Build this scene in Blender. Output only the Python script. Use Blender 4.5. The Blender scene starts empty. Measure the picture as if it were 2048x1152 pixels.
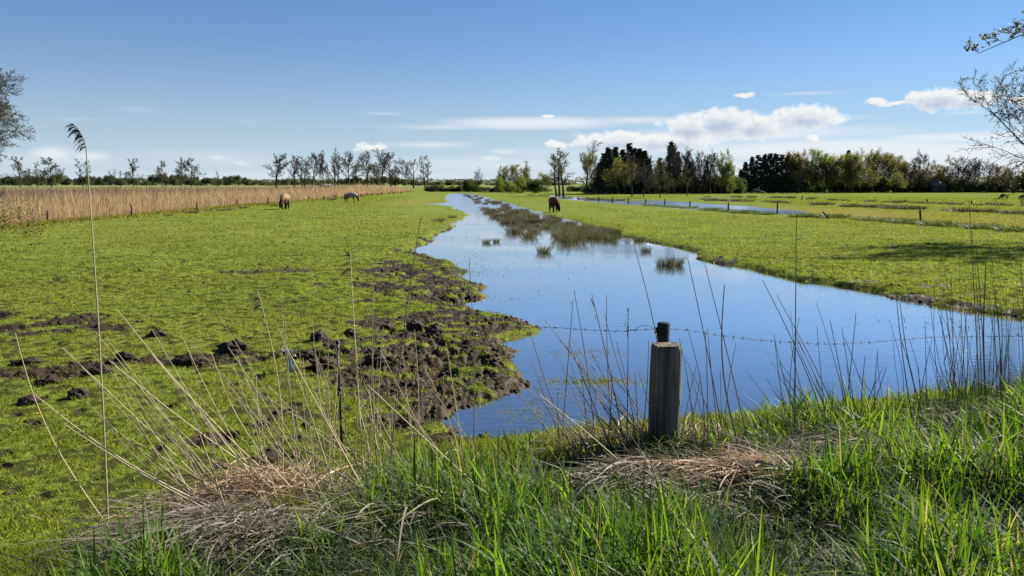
import bpy, bmesh, math, random
import numpy as np
from mathutils import Vector

SC = bpy.context.scene
COL = SC.collection
RS = np.random.RandomState(7)
R = math.radians
F = 1577.0
CAMZ = 2.2
PITCH = math.atan(210.0 / F)
cp, sp = math.cos(PITCH), math.sin(PITCH)
SUN_AZ, SUN_EL = R(58), R(36)      # to the right of the view, clockwise from +Y

# ------------------------------------------------------------------ helpers
def ray(px, py):
    a = (px - 1024.0) / F
    b = (576.0 - py) / F
    return np.array([a, cp + b * sp, -sp + b * cp])

def at(px, py, z=0.1):
    r = ray(px, py)
    if r[2] > -1e-4: r[2] = -1e-4
    t = (z - CAMZ) / r[2]
    return np.array([r[0] * t, r[1] * t, z])

def atd(px, py, d):
    r = ray(px, py)
    t = d / r[1]
    return np.array([r[0] * t, d, CAMZ + r[2] * t])

def tag(o, label=None, cat=None, group=None, kind=None):
    if label: o['label'] = label
    if cat: o['category'] = cat
    if group: o['group'] = group
    if kind: o['kind'] = kind
    return o

def link(name, me, parent=None, loc=None, rz=0.0):
    o = bpy.data.objects.new(name, me)
    COL.objects.link(o)
    if parent is not None: o.parent = parent
    if loc is not None: o.location = loc
    o.rotation_euler = (0, 0, rz)
    return o

def empty(name, loc=(0, 0, 0), rz=0.0):
    return link(name, None, None, loc, rz)

def mesh(name, V, Q=None, T=None, mat=None, col=None, smooth=False, attrs=None):
    V = np.asarray(V, dtype=np.float32).reshape(-1, 3)
    me = bpy.data.meshes.new(name)
    nq = 0 if Q is None else len(Q)
    nt = 0 if T is None else len(T)
    me.vertices.add(len(V))
    me.vertices.foreach_set('co', V.ravel())
    me.loops.add(nq * 4 + nt * 3)
    idx = []
    if nq: idx.append(np.asarray(Q, dtype=np.int32).ravel())
    if nt: idx.append(np.asarray(T, dtype=np.int32).ravel())
    me.loops.foreach_set('vertex_index', np.concatenate(idx))
    me.polygons.add(nq + nt)
    st = np.concatenate([np.arange(nq) * 4, nq * 4 + np.arange(nt) * 3]).astype(np.int32)
    me.polygons.foreach_set('loop_start', st)
    if smooth:
        me.polygons.foreach_set('use_smooth', np.ones(nq + nt, dtype=bool))
    if col is not None:
        a = me.attributes.new('Col', 'FLOAT_COLOR', 'POINT')
        c = np.ones((len(V), 4), dtype=np.float32)
        c[:, :3] = col
        a.data.foreach_set('color', c.ravel())
    if attrs:
        for k, v in attrs.items():
            a = me.attributes.new(k, 'FLOAT', 'POINT')
            a.data.foreach_set('value', np.asarray(v, dtype=np.float32))
    me.update(calc_edges=True)
    me.validate()
    if mat: me.materials.append(mat)
    return me

def hash2(i, j, s):
    h = (i.astype(np.int64) * 374761393 + j.astype(np.int64) * 668265263 + s * 974711) & 0x7fffffff
    h = ((h ^ (h >> 13)) * 1274126177) & 0x7fffffff
    h = h ^ (h >> 16)
    return (h & 0xffff) / 65535.0

def vnoise(x, y, s=0):
    xi = np.floor(x); yi = np.floor(y)
    fx = x - xi; fy = y - yi
    fx = fx * fx * (3 - 2 * fx); fy = fy * fy * (3 - 2 * fy)
    a = hash2(xi, yi, s); b = hash2(xi + 1, yi, s)
    c = hash2(xi, yi + 1, s); d = hash2(xi + 1, yi + 1, s)
    return (a * (1 - fx) + b * fx) * (1 - fy) + (c * (1 - fx) + d * fx) * fy

def fbm(x, y, s=0, o=4):
    r = 0; a = .5
    for k in range(o):
        r = r + a * vnoise(x, y, s + k * 17); x = x * 2.03 + 3.1; y = y * 2.03 + 1.7; a *= .5
    return r / (1 - .5 ** o)

def worley(x, y, s=0):
    xi = np.floor(x); yi = np.floor(y)
    f1 = np.full(x.shape, 9.0); f2 = np.full(x.shape, 9.0)
    cid = np.zeros(x.shape)
    for dx in (-1, 0, 1):
        for dy in (-1, 0, 1):
            cx = xi + dx; cy = yi + dy
            px = cx + hash2(cx, cy, s); py = cy + hash2(cx, cy, s + 5)
            d = np.hypot(px - x, py - y)
            near = d < f1
            f2 = np.where(near, f1, np.minimum(f2, d))
            cid = np.where(near, hash2(cx, cy, s + 9), cid)
            f1 = np.where(near, d, f1)
    return f1, f2, cid

def sstep(a, b, x):
    t = np.clip((x - a) / (b - a), 0, 1)
    return t * t * (3 - 2 * t)

def polyw(pts, z=0.0):
    return np.array([at(p[0], p[1], z)[:2] for p in pts])

def inside(x, y, P):
    c = np.zeros(x.shape, dtype=bool)
    n = len(P)
    for i in range(n):
        x1, y1 = P[i]; x2, y2 = P[(i + 1) % n]
        k = ((y1 > y) != (y2 > y)) & (x < (x2 - x1) * (y - y1) / (y2 - y1 + 1e-12) + x1)
        c ^= k
    return c

def sdist(x, y, P, closed=True):
    d = np.full(x.shape, 1e9)
    n = len(P)
    for i in range(n if closed else n - 1):
        a = P[i]; b = P[(i + 1) % n]
        ab = b - a
        t = np.clip(((x - a[0]) * ab[0] + (y - a[1]) * ab[1]) / (ab @ ab + 1e-12), 0, 1)
        d = np.minimum(d, np.hypot(x - a[0] - t * ab[0], y - a[1] - t * ab[1]))
    if closed:
        d = np.where(inside(x, y, P), -d, d)
    return d

# ------------------------------------------------------------------ shader helpers
def newmat(name):
    m = bpy.data.materials.new(name)
    m.use_nodes = True
    nt = m.node_tree
    nt.nodes.clear()
    return m, nt

def nd(nt, t, **kw):
    n = nt.nodes.new(t)
    for k, v in kw.items():
        setattr(n, k, v)
    return n

def ramp(nt, fac, stops):
    n = nd(nt, 'ShaderNodeValToRGB')
    cr = n.color_ramp
    while len(cr.elements) < len(stops): cr.elements.new(.5)
    for e, (p, c) in zip(cr.elements, stops):
        e.position = p; e.color = (*c, 1) if len(c) == 3 else c
    nt.links.new(fac, n.inputs[0])
    return n.outputs[0]

def noise(nt, scale, detail=4, rough=.55, vec=None, stretch=None):
    n = nd(nt, 'ShaderNodeTexNoise')
    n.inputs['Scale'].default_value = scale
    n.inputs['Detail'].default_value = detail
    n.inputs['Roughness'].default_value = rough
    if vec is None:
        g = nd(nt, 'ShaderNodeNewGeometry'); vec = g.outputs['Position']
    if stretch:
        m = nd(nt, 'ShaderNodeMapping'); m.inputs['Scale'].default_value = stretch
        nt.links.new(vec, m.inputs['Vector']); vec = m.outputs[0]
    nt.links.new(vec, n.inputs['Vector'])
    return n.outputs['Fac']

def mixc(nt, fac, a, b, mode='MIX'):
    n = nd(nt, 'ShaderNodeMix', data_type='RGBA', blend_type=mode)
    for sock, v in ((n.inputs[0], fac), (n.inputs[6], a), (n.inputs[7], b)):
        if isinstance(v, (int, float)): sock.default_value = v
        elif isinstance(v, tuple): sock.default_value = (*v, 1)
        else: nt.links.new(v, sock)
    return n.outputs[2]

def mth(nt, op, a, b=None, clamp=False):
    n = nd(nt, 'ShaderNodeMath', operation=op, use_clamp=clamp)
    for s, v in ((n.inputs[0], a), (n.inputs[1], b)):
        if v is None: continue
        if isinstance(v, (int, float)): s.default_value = v
        else: nt.links.new(v, s)
    return n.outputs[0]

def principled(nt, color, rough=.7, spec=.3, bump=None, bstr=.4, bdist=.02):
    p = nd(nt, 'ShaderNodeBsdfPrincipled')
    if isinstance(color, tuple): p.inputs['Base Color'].default_value = (*color, 1)
    else: nt.links.new(color, p.inputs['Base Color'])
    if isinstance(rough, (int, float)): p.inputs['Roughness'].default_value = rough
    else: nt.links.new(rough, p.inputs['Roughness'])
    p.inputs['Specular IOR Level'].default_value = spec
    if bump is not None:
        b = nd(nt, 'ShaderNodeBump'); b.inputs['Strength'].default_value = bstr
        b.inputs['Distance'].default_value = bdist
        nt.links.new(bump, b.inputs['Height']); nt.links.new(b.outputs[0], p.inputs['Normal'])
    return p

def out(nt, sh):
    o = nd(nt, 'ShaderNodeOutputMaterial')
    nt.links.new(sh.outputs[0], o.inputs['Surface'])
    return o

def simple(name, color, rough=.7, spec=.3, nscale=None, var=.35, stretch=None, bstr=.0):
    m, nt = newmat(name)
    if nscale:
        tc = nd(nt, 'ShaderNodeTexCoord')
        f = noise(nt, nscale, 5, .6, tc.outputs['Object'], stretch)
        lo = tuple(c * (1 - var) for c in color); hi = tuple(min(1, c * (1 + var)) for c in color)
        c = ramp(nt, f, [(.3, lo), (.7, hi)])
        p = principled(nt, c, rough, spec, f if bstr else None, bstr)
    else:
        p = principled(nt, color, rough, spec)
    out(nt, p)
    return m

def leafy(name, trans=.45, rough=.5, spec=.3, tint=(1.15, 1.1, .55)):
    """Thin leaf: attribute colour, part of the light passes through."""
    m, nt = newmat(name)
    a = nd(nt, 'ShaderNodeAttribute', attribute_name='Col')
    p = principled(nt, a.outputs['Color'], rough, spec)
    t = nd(nt, 'ShaderNodeBsdfTranslucent')
    nt.links.new(mixc(nt, 1.0, a.outputs['Color'], tint, 'MULTIPLY'), t.inputs['Color'])
    mx = nd(nt, 'ShaderNodeMixShader'); mx.inputs[0].default_value = trans
    nt.links.new(p.outputs[0], mx.inputs[1]); nt.links.new(t.outputs[0], mx.inputs[2])
    out(nt, mx)
    return m

# ------------------------------------------------------------------ geometry helpers
def norm(v):
    return v / (np.linalg.norm(v, axis=-1, keepdims=True) + 1e-9)

def ribbons(P, U, S, L, W, B, k, prof=None):
    """n curved blades. P base, U start direction, S side direction, L length, W width, B bend vector per blade."""
    n = len(P)
    s = np.linspace(0, 1, k + 1)
    if prof is None: prof = np.clip(1.0 - s ** 2.2, 0.02, 1)
    c = (P[:, None, :] + U[:, None, :] * (L[:, None] * s)[:, :, None] + B[:, None, :] * (L[:, None] * s ** 2)[:, :, None])
    w = (W[:, None] * prof[None, :])[:, :, None] * S[:, None, :] * .5
    V = np.stack([c - w, c + w], axis=2).reshape(-1, 3)
    i = np.arange(n)[:, None] * (k + 1) * 2 + np.arange(k)[None, :] * 2
    i = i.ravel()
    Q = np.stack([i, i + 1, i + 3, i + 2], axis=1)
    return V, Q, (k + 1) * 2

def tubes(C, Rr, sides=4):
    """C (n,k,3) centre lines, Rr (n,k) radii."""
    n, k, _ = C.shape
    T = np.empty_like(C)
    T[:, 1:-1] = C[:, 2:] - C[:, :-2] if k > 2 else 0
    T[:, 0] = C[:, 1] - C[:, 0]; T[:, -1] = C[:, -1] - C[:, -2]
    T = norm(T)
    ref = np.where(np.abs(T[:, :, 2:3]) > .9, np.array([1., 0, 0]), np.array([0, 0, 1.]))
    A = norm(np.cross(T, ref)); Bv = np.cross(T, A)
    an = np.arange(sides) * 2 * np.pi / sides
    V = C[:, :, None, :] + Rr[:, :, None, None] * (np.cos(an)[None, None, :, None] * A[:, :, None, :] + np.sin(an)[None, None, :, None] * Bv[:, :, None, :])
    V = V.reshape(-1, 3)
    b = (np.arange(n)[:, None, None] * k * sides + np.arange(k - 1)[None, :, None] * sides)
    j = np.arange(sides)[None, None, :]; j2 = (j + 1) % sides
    Q = np.stack([b + j, b + j2, b + sides + j2, b + sides + j], axis=-1).reshape(-1, 4)
    return V, Q

class MB:
    """collects pieces into one mesh"""
    def __init__(s): s.V = []; s.Q = []; s.T = []; s.C = []; s.n = 0
    def add(s, V, Q=None, T=None, col=None):
        V = np.asarray(V, dtype=float).reshape(-1, 3)
        if Q is not None and len(Q): s.Q.append(np.asarray(Q) + s.n)
        if T is not None and len(T): s.T.append(np.asarray(T) + s.n)
        s.V.append(V); s.n += len(V)
        if col is None: col = (.5, .5, .5)
        c = np.asarray(col, dtype=float)
        if c.ndim == 1: c = np.tile(c, (len(V), 1))
        s.C.append(c)
        return s
    def tube(s, pts, rad, sides=8, col=None, cap=True):
        pts = np.asarray(pts, dtype=float); rad = np.ones(len(pts)) * rad
        if cap:
            d0 = norm(pts[0] - pts[1]) * 1e-3; d1 = norm(pts[-1] - pts[-2]) * 1e-3
            pts = np.vstack([pts[0] + d0, pts, pts[-1] + d1]); rad = np.concatenate([[rad[0] * .05], rad, [rad[-1] * .05]])
        V, Q = tubes(pts[None], rad[None], sides)
        return s.add(V, Q, col=col)
    def box(s, c, h, rot=None, col=None, taper=1.0):
        v = np.array([[x, y, z] for z in (-1, 1) for y in (-1, 1) for x in (-1, 1)], dtype=float)
        v[4:, :2] *= taper
        v = v * np.asarray(h)
        if rot is not None: v = v @ np.asarray(rot).T
        v = v + np.asarray(c)
        q = [[0, 2, 3, 1], [4, 5, 7, 6], [0, 1, 5, 4], [2, 6, 7, 3], [0, 4, 6, 2], [1, 3, 7, 5]]
        return s.add(v, q, col=col)
    def mesh(s, name, mat, smooth=False):
        return mesh(name, np.concatenate(s.V), np.concatenate(s.Q) if s.Q else None,
                    np.concatenate(s.T) if s.T else None, mat, np.concatenate(s.C), smooth)

WORDS = ['first', 'second', 'third', 'fourth', 'fifth', 'sixth', 'seventh', 'eighth', 'ninth', 'tenth', 'eleventh', 'twelfth',
         'thirteenth', 'fourteenth', 'fifteenth', 'sixteenth', 'seventeenth', 'eighteenth', 'nineteenth']
TENS = ['', '', 'twenty', 'thirty', 'forty', 'fifty', 'sixty', 'seventy', 'eighty', 'ninety']
TENTH = ['', '', 'twentieth', 'thirtieth', 'fortieth', 'fiftieth', 'sixtieth', 'seventieth', 'eightieth', 'ninetieth']
def nth(i):
    n = i + 1
    if n < 20: return WORDS[n - 1]
    t, u = divmod(n, 10)
    return TENTH[t] if u == 0 else TENS[t] + '-' + WORDS[u - 1]

# ------------------------------------------------------------------ the lie of the land
WATER = polyw([(903, 387), (895, 396), (903, 404), (880, 407.6), (860, 408.6), (890, 410.2), (914, 414), (935, 425), (948, 432), (915, 447), (905, 457), (888, 470), (862, 488),
               (812, 501), (850, 511), (900, 524), (955, 545), (925, 556), (985, 572), (1002, 588), (955, 606), (1003, 626),
               (1055, 640), (1105, 655), (1088, 672), (1035, 688), (1062, 705), (1046, 730), (1082, 780), (1020, 806),
               (960, 836), (965, 858), (1060, 868), (1200, 872), (1320, 868), (1500, 842), (1700, 822), (1900, 802), (2100, 786), (2500, 775),
               (2500, 720), (2200, 662), (2048, 641), (1900, 618), (1700, 580), (1550, 553), (1425, 526), (1372, 508), (1335, 491),
               (1285, 484), (1235, 473), (1195, 457), (1100, 434), (1005, 405), (960, 393), (940, 387)])
DITCH1 = polyw([(1095, 391), (1200, 397.5), (1300, 405), (1400, 413), (1500, 422), (1530, 427.5), (1400, 421.5), (1300, 412.5), (1200, 405), (1100, 396)])
DITCH2 = polyw([(1235, 398.5), (1330, 401.5), (1470, 411), (1600, 421), (1650, 431), (1560, 429.5), (1440, 418), (1340, 408)])
POOL = polyw([(1640, 392.5), (1500, 393.5), (1330, 397), (1420, 396)])
TOE = np.array([[-30., -13.], [-6.0, 1.2], [-3.6, 3.3], [-2.65, 4.55], [-1.2, 5.65], [0.4, 6.45], [2.2, 7.0], [5.2, 7.95], [9, 9.4], [40, 22]])
MUD = polyw([(770, 520), (900, 545), (1000, 570), (1115, 655), (1100, 800), (1010, 868), (760, 868), (640, 800), (600, 720), (720, 650), (830, 640), (800, 590), (740, 610)], .1)
MUDLINE = polyw([(-200, 745), (60, 740), (250, 725), (420, 718), (600, 700), (780, 700)], .1)
RBANK = polyw([(1400, 515), (1550, 548), (1700, 572), (1900, 608), (2048, 632), (2300, 668)], .1)
LBANK = polyw([(1003, 626), (955, 606), (1002, 588), (925, 556), (850, 511), (812, 501), (862, 488), (905, 457), (948, 432)], .1)
REEDEDGE = [(-400, 505), (0, 459), (95, 446), (265, 433), (393, 420.5), (475, 413), (540, 409), (620, 401), (700, 393), (760, 389), (822, 383)]
REED = np.vstack([polyw(REEDEDGE, .1), [[-45, 235], [-95, 235], [-140, 120], [-120, 40], [-60, 20]]])
MARSH = np.vstack([polyw([(-400, 505), (0, 459), (265, 433), (540, 409), (822, 383)], .1), [[-42, 330], [-300, 330], [-300, 60]]])
YELLOW = polyw([(1480, 408), (1700, 417), (1850, 425), (2048, 432), (2300, 440), (2300, 478), (2048, 456), (1850, 444), (1700, 434), (1600, 424)], .1)
YELLOW2 = polyw([(800, 401), (890, 394), (900, 399), (840, 407), (780, 405)], .1)
YELLOW3 = polyw([(700, 440), (880, 432), (905, 447), (820, 458), (720, 452)], .1)

def toe_s(x, y):
    """distance inside the verge (towards the camera side of the toe line); negative out in the field"""
    d = sdist(x, y, TOE, False)
    yt = np.interp(x, TOE[:, 0], TOE[:, 1])
    return np.where(y < yt, d, -d)

def land(x, y):
    x = np.asarray(x, dtype=float); y = np.asarray(y, dtype=float)
    sh = x.shape
    x = x.ravel(); y = y.ravel()
    r = np.hypot(x, y)
    near = (r < 300) & (y > -20)
    sdw = np.full(x.shape, 50.0)
    xn, yn = x[near], y[near]
    s = sdist(xn, yn, WATER)
    sd_ = np.minimum(np.minimum(sdist(xn, yn, DITCH1), sdist(xn, yn, DITCH2)), sdist(xn, yn, POOL))
    s = np.minimum(s, sd_ + .5)
    s += (fbm(xn * 1.6, yn * 1.6, 3) - .5) * .55 + (fbm(xn * .35, yn * .35, 8) - .5) * .6 * np.clip(r[near] / 20, .3, 2)
    sdw[near] = s
    ts = np.full(x.shape, -50.0)
    m2 = r < 60
    ts[m2] = toe_s(x[m2], y[m2])
    mud = np.zeros(x.shape)
    sm = sdist(xn, yn, MUD)
    nz = fbm(xn * .9, yn * .9, 21)
    nz2 = fbm(xn * 3.4, yn * 3.4, 33)
    a = sstep(.55, -.5, sm + (nz - .5) * 3.0) * .92
    a = np.maximum(a, sstep(.60, .1, np.abs(sdist(xn, yn, MUDLINE, False)) + (nz - .5) * 1.3) * sstep(.3, .5, nz2 + .06))
    a = np.maximum(a, sstep(.35, -.45, sdist(xn, yn, RBANK, False) - 1.1 * sstep(19, 11, yn) + .05 + (nz - .5) * 1.8))
    a = np.maximum(a, sstep(.8, .1, sdist(xn, yn, LBANK, False) + (nz - .5) * 1.4) * .8)
    a = np.maximum(a, sstep(.5, .0, s + (nz - .5) * .6) * .75)
    a *= sstep(.42, .57, nz2 + .075)
    a = np.maximum(a, sstep(.665, .73, fbm(xn * .8, yn * .8, 51)) * .8 * sstep(28, 12, r[near]))
    a *= sstep(.6, -.2, ts[near])
    mud[near] = a
    z = .11 + .05 * (fbm(x / 9, y / 9, 1) - .5) + .05 * (fbm(x / 1.7, y / 1.7, 2) - .5) * sstep(120, 30, r)
    z = np.where(r > 200, .11 + .0 * z, z)
    low = sstep(9, 1, np.minimum(sd_, s)) * sstep(30, 55, r[near])
    z[near] = z[near] * (1 - low) + .02 * low
    # poached, clod-covered mud
    k = near & (r < 95)
    xk, yk = x[k], y[k]
    wx = xk + .12 * (vnoise(xk * 3, yk * 3, 61) - .5); wy = yk + .12 * (vnoise(xk * 3, yk * 3, 62) - .5)
    f1, f2, ci = worley(wx * 5.6, wy * 5.6, 4)
    g1, g2, cj = worley(wx * 13, wy * 13, 14)
    clod = sstep(.02, .28, f2 - f1) * (.2 + .9 * ci) * .05 + sstep(.02, .3, g2 - g1) * cj * .030 - .045
    z[k] += mud[k] * (clod - .085 * sstep(.50, .68, fbm(xk * 1.15, yk * 1.15, 131)) - .05 * sstep(.5, .8, fbm(xk * 6, yk * 6, 133)))
    # hoof-poached pasture
    h1, h2, hi = worley(wx * 2.9 + 9, wy * 2.9, 71)
    z[k] -= .05 * sstep(.22, .05, h1) * (hi > .55) * (1 - mud[k]) * sstep(.0, -.4, ts[k])
    bank = sstep(-.75, .55, sdw)
    z = -.4 + (z + .4) * bank
    # verge the photographer stands on
    v = np.where(ts > 0, .85 * (1 - np.exp(-np.maximum(ts, 0) * .40)), 0)
    lf = .55 + .45 * sstep(-4.5, -1.5, x)
    z = z + v * lf + (fbm(x * 1.3, y * 1.3, 91) - .5) * .14 * sstep(0, .8, ts)
    hoof = sstep(.26, .12, h1) * (hi > .62 - .2 * sstep(.4, .6, fbm(xk * .3, yk * .3, 77))) * (ts[k] < -.1)
    mud[k] = np.maximum(mud[k], hoof * .75)
    return z.reshape(sh), mud.reshape(sh), sdw.reshape(sh), ts.reshape(sh)

def gz(x, y):
    return float(land(np.array([x]), np.array([y]))[0][0])

def ground_pt(px, py):
    """point of the land seen at a pixel of the photograph (iterated)"""
    z = .1
    for _ in range(4):
        p = at(px, py, z); z = gz(p[0], p[1])
        z = max(z, 0)
    p[2] = z
    return p

# ------------------------------------------------------------------ materials
def ground_mat():
    m, nt = newmat('pasture_ground')
    A = lambda n: nd(nt, 'ShaderNodeAttribute', attribute_name=n).outputs['Fac']
    n1 = noise(nt, .35, 5, .6); n2 = noise(nt, 3.2, 6, .65); n3 = noise(nt, 24, 4, .7); n4 = noise(nt, .07, 4, .55)
    nst = noise(nt, .9, 5, .65, None, (.5, 1.0, 1.0))
    g = ramp(nt, n2, [(.28, (.05, .072, .016)), (.5, (.135, .18, .036)), (.75, (.195, .235, .05))])
    g2 = ramp(nt, n1, [(.35, (.11, .14, .028)), (.65, (.19, .225, .045))])
    g = mixc(nt, .55, g, g2)
    g = mixc(nt, ramp(nt, n4, [(.45, (0, 0, 0)), (.7, (.55, .55, .55))]), g, (.14, .145, .03))
    shade_dots = ramp(nt, nst, [(.29, (1, 1, 1)), (.37, (0, 0, 0))])  # dark streaks painted in place of hoof-print shadows
    g = mixc(nt, shade_dots, g, (.035, .035, .012))
    g = mixc(nt, mth(nt, 'MULTIPLY', A('soil'), .85), g, (.026, .026, .009))
    y = ramp(nt, n2, [(.3, (.13, .115, .03)), (.6, (.21, .19, .045)), (.8, (.17, .19, .03))])
    g = mixc(nt, A('yellow'), g, y)
    mb = ramp(nt, n2, [(.3, (.09, .07, .05)), (.7, (.2, .15, .09))])
    g = mixc(nt, A('marsh'), g, mb)
    far = ramp(nt, noise(nt, .012, 3, .5, None, (1, 3, 1)), [(.4, (.13, .16, .05)), (.6, (.2, .22, .09))])
    g = mixc(nt, A('far'), g, far)
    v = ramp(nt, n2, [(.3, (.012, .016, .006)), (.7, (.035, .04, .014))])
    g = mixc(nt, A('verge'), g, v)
    mud = ramp(nt, n3, [(.25, (.009, .006, .003)), (.55, (.036, .022, .011)), (.8, (.10, .066, .038))])
    mfac = mth(nt, 'MULTIPLY', A('mud'), 1.0)
    mf2 = nd(nt, 'ShaderNodeMapRange'); mf2.interpolation_type = 'SMOOTHSTEP'
    nt.links.new(mth(nt, 'ADD', mfac, mth(nt, 'MULTIPLY', mth(nt, 'SUBTRACT', n3, .5), .5)), mf2.inputs[0])
    mf2.inputs[1].default_value = .22; mf2.inputs[2].default_value = .5
    c = mixc(nt, mf2.outputs[0], g, mud)
    wet = A('wet')
    c = mixc(nt, wet, c, (.018, .013, .009))
    rough = mth(nt, 'SUBTRACT', .9, mth(nt, 'MULTIPLY', mth(nt, 'MAXIMUM', mth(nt, 'MULTIPLY', mf2.outputs[0], .55), wet), .5))
    h = mth(nt, 'ADD', mth(nt, 'MULTIPLY', n2, 1.0), mth(nt, 'MULTIPLY', n3, .5))
    p = principled(nt, c, rough, .3, h, .5, .06)
    nt.links.new(mth(nt, 'MULTIPLY', mth(nt, 'MAXIMUM', mf2.outputs[0], wet), .18), p.inputs['Specular IOR Level'])
    out(nt, p)
    return m

def water_mat():
    m, nt = newmat('still_water')
    n1 = noise(nt, 5.5, 3, .55, None, (1, 2.0, 1)); n2 = noise(nt, .22, 3, .5)
    k = ramp(nt, n2, [(.42, (.08, .08, .08)), (.62, (1, 1, 1))])
    b = nd(nt, 'ShaderNodeBump'); b.inputs['Distance'].default_value = .012
    nt.links.new(mth(nt, 'MULTIPLY', k, .32), b.inputs['Strength']); nt.links.new(n1, b.inputs['Height'])
    d = nd(nt, 'ShaderNodeBsdfDiffuse'); d.inputs['Color'].default_value = (.03, .032, .03, 1)
    g = nd(nt, 'ShaderNodeBsdfGlossy'); g.inputs['Color'].default_value = (1, .97, .95, 1)
    ge = nd(nt, 'ShaderNodeNewGeometry'); sy = nd(nt, 'ShaderNodeSeparateXYZ'); nt.links.new(ge.outputs['Position'], sy.inputs[0])
    ry = nd(nt, 'ShaderNodeMapRange'); nt.links.new(sy.outputs[1], ry.inputs[0])
    ry.inputs[1].default_value = 40; ry.inputs[2].default_value = 75; ry.inputs[3].default_value = .025; ry.inputs[4].default_value = .21
    nt.links.new(ry.outputs[0], g.inputs['Roughness'])
    fr = nd(nt, 'ShaderNodeFresnel'); fr.inputs['IOR'].default_value = 1.33
    for q in (d, g, fr): nt.links.new(b.outputs[0], q.inputs['Normal'])
    mr = nd(nt, 'ShaderNodeMapRange'); nt.links.new(fr.outputs[0], mr.inputs[0])
    mr.inputs[1].default_value = .02; mr.inputs[2].default_value = .35; mr.inputs[3].default_value = .25; mr.inputs[4].default_value = .95
    mx = nd(nt, 'ShaderNodeMixShader'); nt.links.new(mr.outputs[0], mx.inputs[0]); nt.links.new(d.outputs[0], mx.inputs[1]); nt.links.new(g.outputs[0], mx.inputs[2])
    out(nt, mx)
    return m

M = {}
M['ground'] = ground_mat()
M['water'] = water_mat()
M['grass'] = leafy('short_grass', .55, .65, .0, (1.35, 1.25, .45))
M['lush'] = leafy('lush_grass', .5, .5, .2, (1.75, 1.6, .45))
M['straw'] = leafy('dry_straw', .25, .6, .25, (1.1, 1.0, .8))
M['reed'] = leafy('dry_reed', .3, .7, .2, (1.15, 1.0, .75))
M['rush'] = leafy('rush', .3, .6, .25, (1.1, 1.1, .6))
M['leaf'] = leafy('tree_leaf', .5, .6, .2, (1.5, 1.45, .6))
M['needle'] = leafy('needle', .12, .7, .2)
M['bark'] = simple('bark', (.045, .038, .032), .9, .15, 6, .5, (1, 1, .25), .5)
M['twig'] = simple('twig', (.085, .07, .058), .9, .1, 2, .35)
M['palebark'] = simple('pale_bark', (.14, .125, .11), .9, .1, 3, .35)
M['postwood'] = None
M['fencewood'] = simple('fence_wood', (.06, .05, .042), .9, .15, 8, .5, (1, 1, .15))
M['wire'] = simple('rusty_wire', (.07, .055, .048), .6, .4, 40, .4)
M['black'] = simple('black_rod', (.008, .008, .009), .5, .4, 30, .3)
M['soil'] = None
M['hair'] = simple('dark_hair', (.012, .01, .009), .6, .3, 20, .4)

def wood_mat():
    m, nt = newmat('weathered_wood')
    tc = nd(nt, 'ShaderNodeTexCoord')
    f = noise(nt, 14, 6, .7, tc.outputs['Object'], (1, 1, .07))
    f2 = noise(nt, 5, 4, .6, tc.outputs['Object'])
    c = ramp(nt, f, [(.3, (.03, .026, .02)), (.5, (.14, .118, .094)), (.72, (.32, .28, .235))])
    c = mixc(nt, ramp(nt, f2, [(.5, (0, 0, 0)), (.75, (.6, .6, .6))]), c, (.09, .10, .06))
    p = principled(nt, c, .9, .15, f, .9, .012)
    out(nt, p)
    return m
M['postwood'] = wood_mat()

def soil_mat():
    m, nt = newmat('dark_peat_soil')
    n3 = noise(nt, 30, 5, .7)
    c = ramp(nt, n3, [(.28, (.009, .006, .0035)), (.55, (.038, .023, .012)), (.8, (.10, .066, .038))])
    p = principled(nt, c, .62, .22, n3, .8, .02)
    out(nt, p)
    return m
M['soil'] = soil_mat()

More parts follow.
